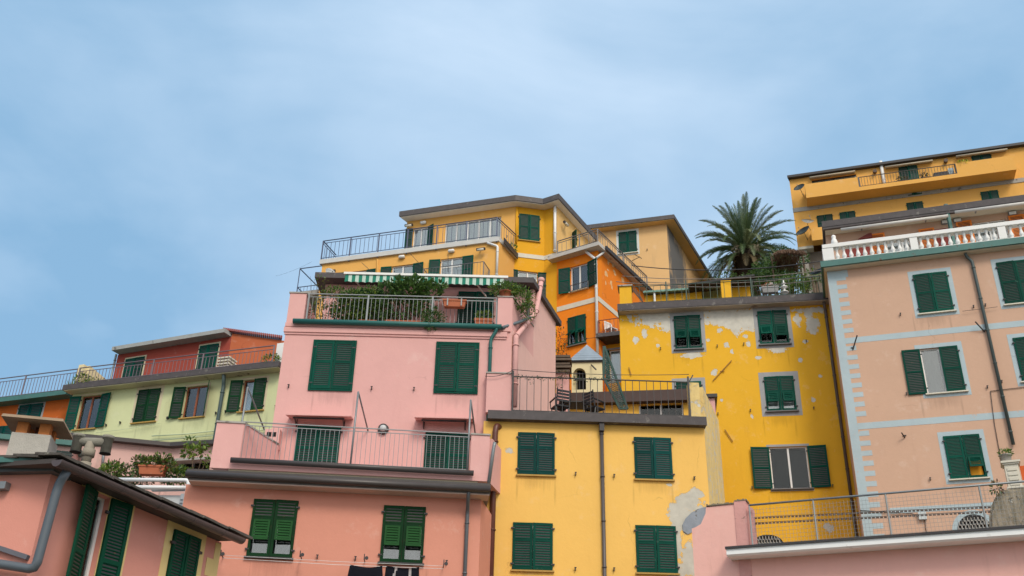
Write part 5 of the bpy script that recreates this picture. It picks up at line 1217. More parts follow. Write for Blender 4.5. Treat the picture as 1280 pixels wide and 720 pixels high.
pipe(O_, [FO.P(LO-.55, zo0, .2), FO.P(LO-.05, zo0-.55, .1), FO.P(LO-.05, 20, .1)], .07, WHITE); pipe(O_, [FOr.P(.3, zo0, .2), FO.P(LO-.0, zo0-.5, .14)], .06, WHITE, clips=False)
u0, u1 = FO.U(713,358,.15), FO.U(735,357,.15); zq = FO.V(724,362,.15)
railing(O_, [FO.P(u0,zq,.15), FO.P(u1,zq,.15)], .35, IRON, sp=.15, r=.015, rt=.018, gap=.04, name='window_guard')
# little balcony at the right, on the side wall
FOq = Fr(o=FOr.P(FOr.U(760,415),0), az=-20)
u0 = FOq.U(745,420,1.2); u1 = FOq.U(792,412,1.2); zb0, zb1_ = FOq.V(760,420,1.2), FOq.V(760,415,1.2)
bm = BM(); bx(bm, FOq, u0, u1, zb0, zb1_, -1, 1.2); bq = obj('balcony', bm, FASCIA, O_)
hr = FOq.V(762,399,1.1)-zb1_
railing(O_, [FOq.P(u0+.1,zb1_,.0), FOq.P(u0+.1,zb1_,1.1), FOq.P(u1,zb1_,1.1)], hr, simple('rust red railing', (.20,.05,.03), .6), sp=.2, r=.018, rt=.02)
t = thing('plastic_chair', 'white plastic chair on the tiny balcony of the orange house', 'chair', FOq.P(u0+.5,zb1_,.6)); Fc = Fr(o=FOq.P(u0+.6,0,.6), az=40); z = zb1_
bm = BM(); bx(bm, Fc, -.22,.22,z+.38,z+.42,-.22,.22); obj('seat', bm, WHITE, t)
bm = BM(); [bx(bm, Fc, -.22+k*.11,-.15+k*.11,z+.42,z+.82,-.25,-.22) for k in range(5)]; bx(bm, Fc, -.23,.23,z+.8,z+.86,-.26,-.21); obj('backrest', bm, WHITE, t)
for a in (-1,1):
    for b in (-1,1): bm = BM(); bar(bm, Fc.P(a*.22,z,b*.22), Fc.P(a*.19,z+.38,b*.19), .04); obj('leg', bm, WHITE, t)
t = thing('plastic_table', 'small white table beside the plastic chair on the tiny balcony', 'table', FOq.P(u0+1.3,zb1_,.7)); bm = BM(); bx(bm, FOq, u0+1.1,u0+1.6,z+.5,z+.54,.4,.9); obj('tabletop', bm, WHITE, t)
for a in (1.15,1.55): bm = BM(); bx(bm, FOq, u0+a-.02,u0+a+.02,z,z+.5,.6,.64); obj('leg', bm, WHITE, t)
# yellow wall with french door under it, with a green shutter
FE = Fr(o=FOq.P(0,0,.25), az=-20)
hE = []
u0, u1 = FE.U(746,440), FE.U(800,440)
Ye = thing('yellow_annex', 'dim yellow annex with an open french door below the tiny balcony', 'annex', FE.P(u0,20))
win(Ye, FE, (762,437,776,476), holes=hE, L=165, R=None, hooks=False, surround=GS, pad=.1, mull=0, slat=.07)
body(Ye, m_yelV2, [FE.xy(u0), FE.xy(u1), FE.xy(u1,-1), FE.xy(u0,-1)], 17, zb0-.01, {0: hE})
p = FO.X(697,432,.4); t = thing('shrub', 'reddish thin shrub climbing the orange wall beside the pink gable', 'shrub', p)
bush(t, [(FO.X(699,425,.5),(.35,.3,.9),150,.11), (FO.X(703,440,.5),(.3,.3,.5),70,.1)], [LEAF_R, LEAF_A], stems=[(FO.X(696,455,.4), FO.X(702,415,.5), .02), (FO.X(697,450,.4), FO.X(706,436,.5), .015)])

# ================================================================== W: pale house behind with a big grey stain
FW = Fr(780,300,51,-16)
uL, uR = FW.U(715,300), FW.U(834,295); FWs = Fr(o=FW.P(uR,0), az=64); LW = FWs.U(892,340)
m_W = plaster('pale apricot render', (.70,.44,.20), var=.06, streak=.15, sc=(.35,.25,.15))
m_Ws = plaster('stained apricot render', (.66,.42,.20), var=.08, streak=.35, sc=(.18,.16,.14), stains=[([(839,300,7,34),(846,330,15,42),(843,365,18,30)], (.13,.125,.12), .5, 1.0, FWs)])
W_ = thing('apricot_house', 'pale apricot house with one shuttered window and a grey stained side wall', 'house', FW.P(0,19))
z0, z1 = FW.V(800,278,.5), FW.V(800,273,.5); hW = []
win(W_, FW, (773.5,289.5,796,316.5), holes=hW, surround=simple('pale surround', (.6,.62,.6), .8), pad=.14, slat=.07, sill=CREAMW)
body(W_, m_W, [FW.xy(uL), FW.xy(uR), FW.xy(uR-.01,-.5), FW.xy(uL,-.5)], 18, z0, {0: hW})
body(W_, m_Ws, [FWs.xy(.001,-.001), FWs.xy(LW), FWs.xy(LW,-.6), FWs.xy(.3,-.6)], 18, z0, name='side_wall')
fpW = [FW.xy(uL), FW.xy(uR), FWs.xy(LW), FW.xy(uL,-7)]
slab(W_, 'roof', offset(fpW, [.5,.6,.3,.3]), z0+.002, z1, FASL)
bm = BM(); polyprism(bm, offset(fpW, [.45,.54,.2,.2]), z0-.03, z0-.001); obj('soffit', bm, m_peachV, W_)
bm = BM(); bar(bm, FW.X(793,318,.1), FW.X(802,323,1.1), .03); bar(bm, FW.X(790,326,.1), FW.X(800,321,1.1), .03); obj('line_bracket', bm, IRON, W_)

# ================================================================== G: pale green house
FG = Fr(200,500,38,-18)
G_ = thing('pale_green_house', 'pale green house with brown framed windows and a railed roof terrace', 'house', FG.P(0,gz(-12,38)))
uL, uR = FG.U(86,515), FG.U(356,480)
z0, z1 = FG.V(200,474,.5), FG.V(200,467.6,.5)
hG = []; BE = simple('beige painted surround', (.60,.52,.36), .9, var=.15); kw = dict(holes=hG, surround=BE, pad=.09, padb=0, sill=SILLY, sillw=.09, frame=WOOD)
win(G_, FG, (98,494.5,123,536), L=172, R=170, **kw)
win(G_, FG, (170.5,487,197.5,527.5), mat=GREEN_O, **{**kw, 'pad': .14})
win(G_, FG, (230,482.5,257.5,521.5), L=172, R=125, mat=GREEN_O, **kw)
win(G_, FG, (302,474,331,513.5), L=172, R=0, mat=GREEN_O, **kw)
body(G_, m_grn, [FG.xy(uL), FG.xy(uR), FG.xy(uR,-7), FG.xy(uL,-7)], 2, z0, {0: hG})
bm = BM(); ua, ub = FG.U(78,485,.5), FG.U(348.5,453,.5); bx(bm, FG, ua, ub, z0+.001, z1, -7.1, .5); te = obj('terrace_edge', bm, FASCIA, G_)
bm = BM(); bx(bm, FG, ua+.05, ub-.02, z0-.03, z0-.001, .004, .47); obj('soffit', bm, simple('stained cream soffit', (.55,.52,.36), .9, wear=((.14,.12,.08),1.1,.60)), te)
pipe(G_, [FG.P(FG.U(281,462,.35), z0-.03, .35), FG.P(FG.U(281.5,470,.12), z0-.4, .12), FG.P(FG.U(281.5,470,.12), 4, .12)], .075, simple('slate blue pipe', (.07,.11,.11), .45))
hr = FG.V(200,448.5,.35)-z1
pp = [FG.P(FG.U(x,y,.35), z1, .35) for x,y in ((97,475),(190,465),(252,458),(341,447))]
RLM = simple('mauve grey railing', (.16,.13,.15), .5, metal=.2)
railing(G_, [pp[0], pp[-1]], hr, RLM, posts=pp, sp=.17, r=.018, rt=.024, mid=hr-.16)
bm = BM(); bar(bm, FG.X(313,483,1.2), FG.X(345,520,.2), .05); obj('pole', bm, GREYM, G_) if False else bm.free()
bm = BM()
for k, (x0,y0,x1,y1) in enumerate(((190,551,340,536),(190,545,275,538),(120,541,200,529))): tube(bm, [FG.X(x0,y0,.1), FG.X((x0+x1)/2,(y0+y1)/2+1,.1), FG.X(x1,y1,.1)], .022 if k < 2 else .008, 6)
obj('wall_cable', bm, simple('greenish white pipe', (.5,.58,.4), .6), G_)
# cream parapet corner and plants on G's terrace
m_ora2 = CREAMW
bm = BM(); u = FG.U(98,470,.2); bx(bm, FG, u-.1, u+.15, z1+.001, z1+1.0, -.1, .2); obj('parapet', bm, m_cream, G_); bm = BM(); fprism(bm, Sub(FG.P(u+.1,0,0), -FG.n, FG.u, Z3), [(0,z1+.001),(5,z1+.001),(5,z1+.2),(0,z1+1.0)], 0, .2); obj('parapet', bm, m_cream, G_)
p = FG.P(FG.U(90,480,.1), z1, .1)
t = thing('spiky_plant', 'spiky pale agave like plant at the left corner of the green house terrace', 'plant', p); bm = BM()
for k in range(22):
    a = k*2.4; e = random.uniform(.3,1.2); d = Vector((math.cos(a)*math.cos(e), math.sin(a)*math.cos(e), math.sin(e))); L = random.uniform(.4,.65); s = d.cross(Z3).normalized()*.03
    v = [bm.verts.new(q) for q in (p-s, p+s, p+d*L)]; bm.faces.new(v)
obj('blades', bm, [LEAF_Y], t, recalc=False)
p = FG.P(FG.U(102,478,.2), z1, .2); t = thing('shrub', 'bright yellow green shrub beside the cream parapet of the green house', 'shrub', p); bush(t, [(p+Z3*.3,(.35,.25,.3),220,.11), (p+Z3*.12+FG.u*.7,(.6,.25,.14),160,.1)], [LEAF_Y, LEAF_A])
p = FG.P(FG.U(339,448,.2), z1, .2); t = thing('shrub', 'bright yellow green shrub at the right end of the green house terrace', 'shrub', p); bush(t, [(p+Z3*.22,(.4,.2,.3),240,.11)], [LEAF_Y, LEAF_A])
# white layered chimney on G's terrace
p = FG.P(FG.U(284,452,-.4), z1, -.4); t = thing('vent_chimney', 'white layered vent chimney in front of the brick red penthouse', 'chimney', p); Fc = Fr(o=p, az=-18); z = z1
bm = BM(); bx(bm, Fc, -.24,.24,z,z+.25,-.24,.24); [bx(bm, Fc, a-.03,a+.03,z+.25,z+.78,b-.03,b+.03) for a in (-.19,.19) for b in (-.19,.19)]; obj('stack', bm, CREAMW, t)
for k in range(4): bm = BM(); bx(bm, Fc, -.28,.28,z+.30+k*.135,z+.36+k*.135,-.28,.28); obj('slate_cap', bm, CREAMW, t)
# red penthouse
FRd = Fr(o=FG.P(0,0,-2.6), az=-22)
uL, uR = FRd.U(145,455), FRd.U(288,430); FRs = Fr(o=FRd.P(uR,0), az=15); LR = FRs.U(362,440)
r0, r1 = FRd.V(210,426.5,.5), FRd.V(210,422,.5)
Pn = thing('brick_red_penthouse', 'brick red penthouse with two green shutters on top of the pale green house', 'penthouse', FRd.P(uL,z1))
hP = []; kw = dict(holes=hP, surround=BE, pad=.08, padb=0, hooks=False, slat=.07)
win(Pn, FRd, (155,448,178,478), **kw); win(Pn, FRd, (248,431.5,271,464), **kw)
body(Pn, m_red, [FRd.xy(uL), FRd.xy(uR), FRd.xy(uR,-3), FRd.xy(uL,-3)], z1+.001, r0, {0: hP})
zA_, zB_ = FRs.V(289,415.5), FRs.V(352,424)
body(Pn, m_redl, [FRs.xy(.002,-.002), FRs.xy(LR), FRs.xy(LR,-3), FRs.xy(.2,-3)], z1+.001, [FRs.V(289,416.5), FRs.V(354,426), FRs.V(354,426), FRs.V(289,416.5)], name='side_wall')
bm = BM(); ua, ub = FRd.U(139.5,437,.5), FRd.U(281,411,.5); bx(bm, FRd, ua, ub, r0+.001, r1, -3.2, .5); obj('roof', bm, simple('pale grey roof slab', (.33,.34,.33), .8, var=.2, wear=((.14,.13,.12),2,.6)), Pn)
bm = BM(); n = 30
for k in range(n):
    a, b = LR*k/n-.4, LR*(k+.9)/n-.4; za = zA_+(zB_-zA_)*(a/LR)-.0; zb_ = zA_+(zB_-zA_)*(b/LR)
    prism8(bm, [FRs.P(a,za,-3),FRs.P(b,zb_,-3),FRs.P(b,zb_,.18),FRs.P(a,za,.18),FRs.P(a,za+.12,-3),FRs.P(b,zb_+.09,-3),FRs.P(b,zb_+.09,.18),FRs.P(a,za+.12,.18)])
obj('tiles', bm, simple('red roof tiles', (.26,.06,.045), .8, var=.2), Pn)
pipe(Pn, [FRd.P(uL-.05,r0,.06), FRd.P(uL-.05,z1+.1,.06)], .05, GREYM)
# white wall stub at the right
bm = BM(); bx(bm, FG, FG.U(345,440,.0), FG.U(362,440,.0), z1, FG.V(349,429,0), -.4, 0); obj('parapet', bm, WHITE, G_)

# ================================================================== OL: deep orange house far left
FOL = Fr(40,510,40.6,-19)
OL_ = thing('deep_orange_house', 'deep orange house with a teal edged railed terrace at the far left', 'house', FOL.P(0,gz(-18,39)))
uL, uR = FOL.U(-120,520), FG.U(86,515)
uR = (FG.P(uR,0)-FOL.o).dot(FOL.u)-.03
z0, z1o = FOL.V(40,497.5,.5), FOL.V(40,492.2,.5); hOL = []
win(OL_, FOL, (21.5,506,50,540), holes=hOL, surround=GS, pad=.1, mat=GREEN_B, hooks=False, flap=(0,0)); win(OL_, FOL, (-12,533,16,570), holes=hOL, mat=GREEN_B, hooks=False, flap=(0,50), flapmat=GREEN_B, L=0)
body(OL_, m_oran2, [FOL.xy(uL), FOL.xy(uR), FOL.xy(uR,-5), FOL.xy(uL,-5)], 2, z0, {0: hOL})
bm = BM(); bx(bm, FOL, uL, FOL.U(83,489,.5), z0+.001, z1o, -5, .5); obj('terrace_edge', bm, COPPER, OL_)
hr = FOL.V(40,468.5,.35)-z1o
pp = [FOL.P(FOL.U(x,y,.35), z1o, .35) for x,y in ((-90,500),(27,492),(92,485))]
railing(OL_, [pp[0], pp[-1]], hr, RLM, posts=pp, sp=.17, r=.018, rt=.024, mid=hr-.16)
railing(OL_, [FOL.P(FOL.U(-6,498,-1.5),z1o,-2.5), FOL.P(FOL.U(10,498,-1.5),z1o,.2)], .35, IRON, sp=.3, name='side_rail')

# ================================================================== S: pink shed with planted terrace
FS_ = Fr(180,570,33,0)
S_ = thing('pink_outbuilding', 'faded pink outbuilding with a dark gutter below the pale green house', 'outbuilding', FS_.P(0,gz(-9,33)))
m_S = plaster('faded pink render', (.62,.40,.36), var=.1, streak=.7, sc=(.16,.13,.11))
FS1 = Fr(o=FS_.P(FS_.U(212,575),0), az=14); FS2 = Fr(o=FS1.o, az=-14)
ul = FS1.U(74,575); ur = FS2.U(278,575); z0 = FS1.V(160,552.5,.25); z1_ = FS1.V(160,547.5,.25)
fs = [FS1.xy(ul), FS1.xy(0), FS2.xy(ur), FS2.xy(ur,-2.2), FS1.xy(ul,-2.2)]
hS = []; win(S_, FS2, (217,576,262,590), holes=hS, leaves=False, hooks=False, frame=GREYM, curtain=False)
body(S_, m_S, fs, 3, z0, {1: hS})
bm = BM(); polyprism(bm, offset(fs, [.25,.25,0,0,.2]), z0+.001, z1_); obj('roof', bm, GUTB, S_)
bm = BM(); bx(bm, FS2, FS2.U(214,574,.3), FS2.U(262,571,.3), FS2.V(240,576,.3), FS2.V(240,573,.3), .0, .4); obj('shelf', bm, CONC, S_)
bm = BM(); t0 = FS1.X(139,560,.1); tube(bm, [FS1.X(131,553,.08), FS1.X(127,592,.08)], .05, 8); obj('downpipe', bm, GREYM, S_)
# older yellowish wall to the far left between roofs
bm = BM(); a0, a1 = FS1.U(-60,560,1.2), FS1.U(93,560,1.2); zt_ = FS1.V(60,556,1.2)
S2 = thing('low_house', 'low pink house front glimpsed between the two near chimneys', 'house', FS1.P(a0,3,1.2)); hS2 = []
FS3 = Fr(o=FS1.P(0,0,1.2), az=14)
win(S2, FS3, (58,563,87,600), holes=hS2, mat=simple('black green shutter', (.006,.025,.022), .5), hooks=False)
body(S2, m_S, [FS3.xy(a0), FS3.xy(a1), FS3.xy(a1,-1), FS3.xy(a0,-1)], 3, zt_, {0: hS2})
bm = BM(); bx(bm, FS3, a0, a1+.1, zt_+.001, zt_+.16, -1.1, .2); obj('roof', bm, COPPER, S2)
# plants and planter
FPt = Fr(195,595,29,0); gf = FPt.V(195,604)
p = FPt.X(190,594,.3); planter(p, FPt, .78, .28, .27, 'terracotta trough overflowing with mixed green plants above the white pipe rail', [(FPt.X(190,578,.3),(.48,.25,.17),420,.10), (FPt.X(202,573,.3),(.28,.2,.15),200,.11), (FPt.X(177,577,.3),(.28,.2,.15),200,.11), (FPt.X(210,582,.3),(.25,.2,.25),200,.12), (FPt.X(172,590,.3),(.2,.2,.2),80,.1)], [LEAF_A, LEAF_Y, LEAF_D, LEAF_R])
p = FPt.X(158,600,-.3); t = thing('shrub', 'dark low hedge tangled left of the terracotta trough', 'shrub', p); bush(t, [(FPt.X(160,593,-.3),(.55,.3,.38),520,.1), (FPt.X(142,592,-.3),(.5,.3,.42),520,.1), (FPt.X(175,598,-.2),(.5,.3,.2),300,.1)], [LEAF_D, LEAF_R, LEAF_A])
p = FPt.X(138,600,-.2); t = thing('shrub', 'yellow green shrub rising beside the cement flue pipe', 'shrub', p); bush(t, [(FPt.X(139,590,-.1),(.35,.25,.3),300,.11), (FPt.X(132,594,0),(.3,.25,.3),200,.1)], [LEAF_Y, LEAF_A])
p = FPt.X(215,600,-.2); t = thing('shrub', 'feathery green shrub between the terracotta trough and the dark eave', 'shrub', p); bush(t, [(FPt.X(214,592,-.2),(.5,.3,.32),480,.12), (FPt.X(228,594,-.3),(.4,.3,.25),260,.12), (FPt.X(205,584,-.3),(.3,.2,.2),160,.12)], [LEAF_A, LEAF_D, LEAF_Y])
p = FPt.X(245,590,-.2); t = thing('small_tree', 'young yellow green fig like tree growing beside the pink balcony pillar', 'tree', p)
crown = [(FPt.X(243,564,-.2),(.22,.2,.16),70,.16), (FPt.X(238,552,-.2),(.14,.14,.12),40,.15), (FPt.X(252,557,-.2),(.18,.16,.10),45,.15), (FPt.X(234,565,-.2),(.15,.14,.12),40,.14), (FPt.X(256,566,-.3),(.16,.2,.14),50,.13), (FPt.X(259,580,-.2),(.16,.15,.2),35,.11)]
bush(t, crown, [LEAF_Y, LEAF_Y, LEAF_A], name='crown', stems=[(FPt.X(242,600,-.2), FPt.X(240,555,-.2), .025), (FPt.X(244,600,-.2), FPt.X(252,558,-.2), .02), (FPt.X(248,600,-.2), FPt.X(258,572,-.2), .018)])
# white pipe rail and cabinet
FWp = Fr(200,605,26.5,-3)
t = thing('white_pipe_frame', 'white tubular frame and rail between the near roof and the salmon house', 'frame', FWp.X(236,640,0))
WP = simple('white steel tube', (.72,.74,.76), .35, var=.04, bump=0)
y_ = 600
pipe(t, [FWp.P(FWp.U(120,600), FWp.V(200,600), 0), FWp.P(FWp.U(236.5,599), FWp.V(200,600), 0), FWp.P(FWp.U(236.5,599)-.02, FWp.V(232,660), 0)], .055, WP, 'rail', False)
pipe(t, [FWp.P(FWp.U(130,610,-.4), FWp.V(200,609.5,-.4), -.4), FWp.P(FWp.U(250,607,-.4), FWp.V(200,609.5,-.4), -.4)], .06, WP, 'rail', False)
pipe(t, [FWp.P(FWp.U(243,609,-.4), FWp.V(243,607,-.4), -.4), FWp.P(FWp.U(243,609,-.4), FWp.V(240,660,-.4), -.4)], .06, WP, 'post', False)
bm = BM(); a, b = FWp.X(190,613,-.9), FWp.X(246,612,-.9); bar(bm, a, b, .14, .04); obj('beam', bm, GREYM, t)
p = FWp.X(212,650,-1.0); t = thing('service_cabinet', 'grey white louvred cabinet behind the white pipe rail', 'cabinet', p)
u0, u1, um = FWp.U(180,625,-1), FWp.U(229,625,-1), FWp.U(226,625,-1); v0, v1 = FWp.V(210,660,-1), FWp.V(210,619,-1)
bm = BM(); bx(bm, FWp, u0, um, v0, v1, -1.6, -1); obj('body', bm, simple('pale grey sheet', (.52,.55,.57), .5, var=.15), t)
bm = BM(); ux = FWp.U(246,640,-.9); bx(bm, FWp, um+.01, ux, v0, v1+.02, -1.5, -.9); [bx(bm, FWp, um+.03, ux-.02, v1-.15-k*.1, v1-.12-k*.1, -.9, -.87) for k in range(12)]; obj('louvre_door', bm, simple('grey louvre', (.36,.40,.44), .5), t)

# ================================================================== LL: near pink house lower left
YL = 13
FL = Fr(62,600,YL,-8)
L_ = thing('near_pink_house', 'near salmon pink house with yellow window surrounds under a dark tiled roof', 'house', FL.P(-1.5,0))
m_LL = plaster('near salmon render', (.66,.285,.225), var=.06, streak=.12, sc=(.45,.2,.16), bump=.3)
m_YS = plaster('cream yellow surround', (.74,.55,.24), var=.06, streak=.1, sc=(.45,.3,.12), bump=.2)
FLs = Fr(o=FL.o, az=71)
zg = FLs.V(180,628,.35)
LLn = FLs.U(275,690)
hl = []
u0 = FLs.U(103,640); u1 = FLs.U(133,640); wd = (u1-u0)
zt1 = FLs.V(125,616)
w1u = (FLs.U(104,620), FLs.U(133,632))
def wr(a,b,zt,h): return (a,b,zt-h,zt)
a1, b1_ = FLs.U(118.5,622,.0), FLs.U(136,632,.0); lfw = FLs.U(158,638)-FLs.U(134.5,628)
zt1 = FLs.V(126,617)
R1 = (a1, b1_, zt1-1.75, zt1)
R2 = (FLs.U(213.5,680), FLs.U(247,690), FLs.V(230,664), 0); zt2 = FLs.V(230,666); R2 = (R2[0], R2[1], zt2-1.75, zt2)
win(L_, FLs, R1, holes=hl, L=164, R=176, mat=simple('dark emerald paint', (.003,.052,.028), .6, var=.2, spec=.1), slat=.045, curtain=False, mull=0, hooks=False, lw=lfw, rw=lfw)
bm = BM(); bx(bm, FLs, b1_, b1_+lfw+.13, zt1-1.75, zt1, -.002, .006); bx(bm, FLs, a1-lfw*.7, b1_+lfw+.13, zt1, max(zt1+.02, min(zt1+.5, zg-.02)), -.002, .006); obj('surround', bm, m_YS, L_)
win(L_, FLs, R2, holes=hl, mat=MATS['dark emerald paint'], surround=m_YS, pad=.17, padb=0, slat=.045, hooks=False)
bm = BM(); uq = FLs.U(262,680); z = zt2+.05; k = 0
while z > 1:
    bx(bm, FLs, LLn-(.34 if k % 2 else .16), LLn+.001, z-.28, z, 0, .008); z -= .28; k += 1
obj('quoins', bm, m_YS, L_)
body(L_, m_LL, [FL.xy(-5), FL.xy(0), FLs.xy(LLn), FLs.xy(LLn)+Vector((-5.5,1.8)), FL.xy(-5,-5)], -1, zg+.02, {1: hl})
# roof: tiles over a board, half round gutter
zr = FL.V(30,588,.2)
bm = BM(); rb = Sub(FLs.o, FLs.n, FLs.u, Z3)
UE = FLs.U(300,680,.4)
fprism(bm, rb, [(-3.2,zg+.12),(.34,zg+.02),(.36,zg+.08),(-3.2,zg+.20)], -.35, UE); obj('roof', bm, simple('dark roof board', (.06,.05,.045), .7), L_)
bm = BM(); n = int((UE+.35)/.36); TILE = simple('mossy dark roof tiles', (.085,.075,.065), .9, var=.5, scale=7, bump=.8, wear=((.22,.21,.17),6,.6))
for i in range(n+1):
    u = -.38+i*(UE+.3)/n
    for j in range(9):
        s = j*.36; z_ = zg+.10+s*.03; e = random.uniform(-.02,.02); L = .36
        prism8(bm, [rb.P(.44-s+e,z_+.0+random.uniform(0,.02),u),rb.P(.44-s+e,z_,u+L),rb.P(.44-s-.42,z_+.045,u+L),rb.P(.44-s-.42,z_+.045,u),
                    rb.P(.44-s+e,z_+.045,u),rb.P(.44-s+e,z_+.04,u+L),rb.P(.44-s-.42,z_+.085,u+L),rb.P(.44-s-.42,z_+.085,u)])
obj('tiles', bm, TILE, L_)
bm = BM(); N_=10; g0 = -.36; prof = [(.40+.085*math.cos(a), zg+.05+.085*math.sin(a)) for a in [PI+PI*k/N_ for k in range(N_+1)]]
inner = [(.40+.077*math.cos(a), zg+.05+.077*math.sin(a)) for a in [PI+PI*k/N_ for k in range(N_,-1,-1)]]
for k in range(N_):
    q = [prof[k], prof[k+1], inner[N_-k-1], inner[N_-k]]; fprism(bm, rb, q, g0, UE+.02)
fprism(bm, rb, prof, g0-.01, g0); fprism(bm, rb, prof, UE+.02, UE+.03)
for k in range(8): fprism(bm, rb, [(x+(x-.4)*.08, z_-.005) for x, z_ in prof]+inner, g0+.4+k*.85, g0+.44+k*.85) if g0+.44+k*.85 < UE else None
obj('gutter', bm, simple('brown grey gutter', (.085,.065,.065), .35, var=.2), L_)
# front eave on the left wall
bm = BM(); ze = FL.V(30,581,.15); zd = FL.V(30,589,.15); bx(bm, FL, -5, .12, zd, ze, -.3, .15); ff = obj('fascia', bm, simple('grey blue fascia', (.075,.085,.09), .5, var=.2), L_)
bm = BM(); bx(bm, FL, -5, FL.U(49,575,.3), ze+.001, ze+.075, -.3, .28); obj('green_flashing', bm, COPPER, ff)
# pipe
wq = .09
P0 = FLs.P(-.16, zg-.05, .36)
FLc = FL
pts = [FLs.P(.02, zg-.03, .38), FL.X(78,604,.12), FL.X(71,610,.12)]
pts = [FLs.P(-.1, zg+.0, .36), FL.X(73,606,.14), FL.X(50,690,.14), FL.X(44,712,.14), FL.X(0,705,.14), FL.X(-40,700,.14)]
pipe(L_, pts, .06, simple('slate grey pipe', (.10,.12,.14), .4, metal=.1), clips=True)
bm = BM(); bar(bm, FL.X(-10,682,.04), FL.X(35,697,.04), .06); obj('cable_duct', bm, simple('grey duct', (.12,.12,.14), .5), L_)
bm = BM(); bx(bm, FL, -5, FL.U(6.5,606,.12), FL.V(3,610.5,.12), FL.V(3,601.5,.12), 0, .12); obj('bracket', bm, GREYM, L_)
# big chimney
FCh = Fr(35,560,14.2,12)
t = thing('masonry_chimney', 'grey cement chimney with orange brick supports and a wide slab cap', 'chimney', FCh.P(0,zg+.2))
u0, u1 = FCh.U(9.5,560), FCh.U(60,560); v1 = FCh.V(35,541.5); d = u1-u0
m_cem = plaster('rough chimney cement', (.42,.40,.36), var=.2, streak=.3, sc=(.3,.26,.2), peel=.02, peelcol=(.5,.42,.28), bump=1.2)
bm = BM(); bx(bm, FCh, u0, u1, zg-.1, v1, -d, 0); obj('stack', bm, m_cem, t)
vc = FCh.V(40,527.5)
bk = plaster('orange brick', (.52,.19,.06), var=.2, streak=.4, sc=(.12,.07,.04), bump=.8); pwid = d*.28
for a in (u0+.04, u1-pwid-.04):
    for b in (-d+.04, -pwid-.03): bm = BM(); bx(bm, FCh, a, a+pwid, v1+.001, vc, b, b+pwid); obj('brick_post', bm, bk, t)
bm = BM(); bx(bm, FCh, u0+pwid+.1, u1-pwid-.1, v1+.001, vc-.001, -d*.5, -d*.45); obj('baffle', bm, simple('sooty brick', (.10,.035,.02), .9), t)
bm = BM(); e = .16; cx, cy = (u0+u1)/2, -d/2; h = d/2+e
prism8(bm, [FCh.P(cx+a*h,vc+.001,cy+b*h) for a,b in ((-1,-1),(1,-1),(1,1),(-1,1))]+[FCh.P(cx+a*h*.97,vc+.045,cy+b*h*.97) for a,b in ((-1,-1),(1,-1),(1,1),(-1,1))])
prism8(bm, [FCh.P(cx+a*h*.97,vc+.046,cy+b*h*.97) for a,b in ((-1,-1),(1,-1),(1,1),(-1,1))]+[FCh.P(cx+a*h*.35,vc+.13,cy+b*h*.35) for a,b in ((-1,-1),(1,-1),(1,1),(-1,1))])
obj('cap', bm, simple('brown cement cap', (.30,.22,.15), .9, var=.3, bump=.6), t)
# T shaped flue
FT2 = Fr(115,560,15.5,6)
t = thing('cement_flue', 'old cement flue pipe ending in a T with two open hoods', 'chimney', FT2.X(112,585,0)); CM = plaster('old flue cement', (.24,.23,.19), var=.3, streak=.5, sc=(.08,.07,.05), bump=1)
r_ = .075; zc = FT2.V(115,553); a, b = FT2.U(97,553), FT2.U(134.5,552)
bm = BM(); tube(bm, [FT2.P(a,zc,0), FT2.P(b,zc+.01,0)], r_*.95, 16); obj('cross_pipe', bm, CM, t)
for u in (a, b):
    bm = BM(); za, zb_ = zc-.17, zc+.12
    tube(bm, [FT2.P(u,zb_,0), FT2.P(u,zb_-.05,0), FT2.P(u,zb_-.051,0), FT2.P(u,za,0)], [r_*1.25,r_*1.25,r_*1.1,r_*1.1], 18); tube(bm, [FT2.P(u,za-.012,0), FT2.P(u,za-.001,0)], r_*1.22, 18, 1)
    tube(bm, [FT2.P(u,za-.016,0), FT2.P(u,za-.0125,0)], r_*.9, 18, 1)
    obj('hood', bm, [CM, DARK], t)
bm = BM(); uc = FT2.U(112,560); tube(bm, [FT2.P(uc,zc,0), FT2.P(uc-.01,zc-.35,0)], r_*1.05, 14); tube(bm, [FT2.P(uc,zc-.12,0), FT2.P(uc,zc-.24,0)], r_*1.35, 14); tube(bm, [FT2.P(uc-.01,zc-.34,0), FT2.P(uc-.03,zg-.2,0)], r_*1.25, 14); obj('stem', bm, simple('beige cement pipe', (.27,.24,.19), .9, var=.4, bump=.6), t)

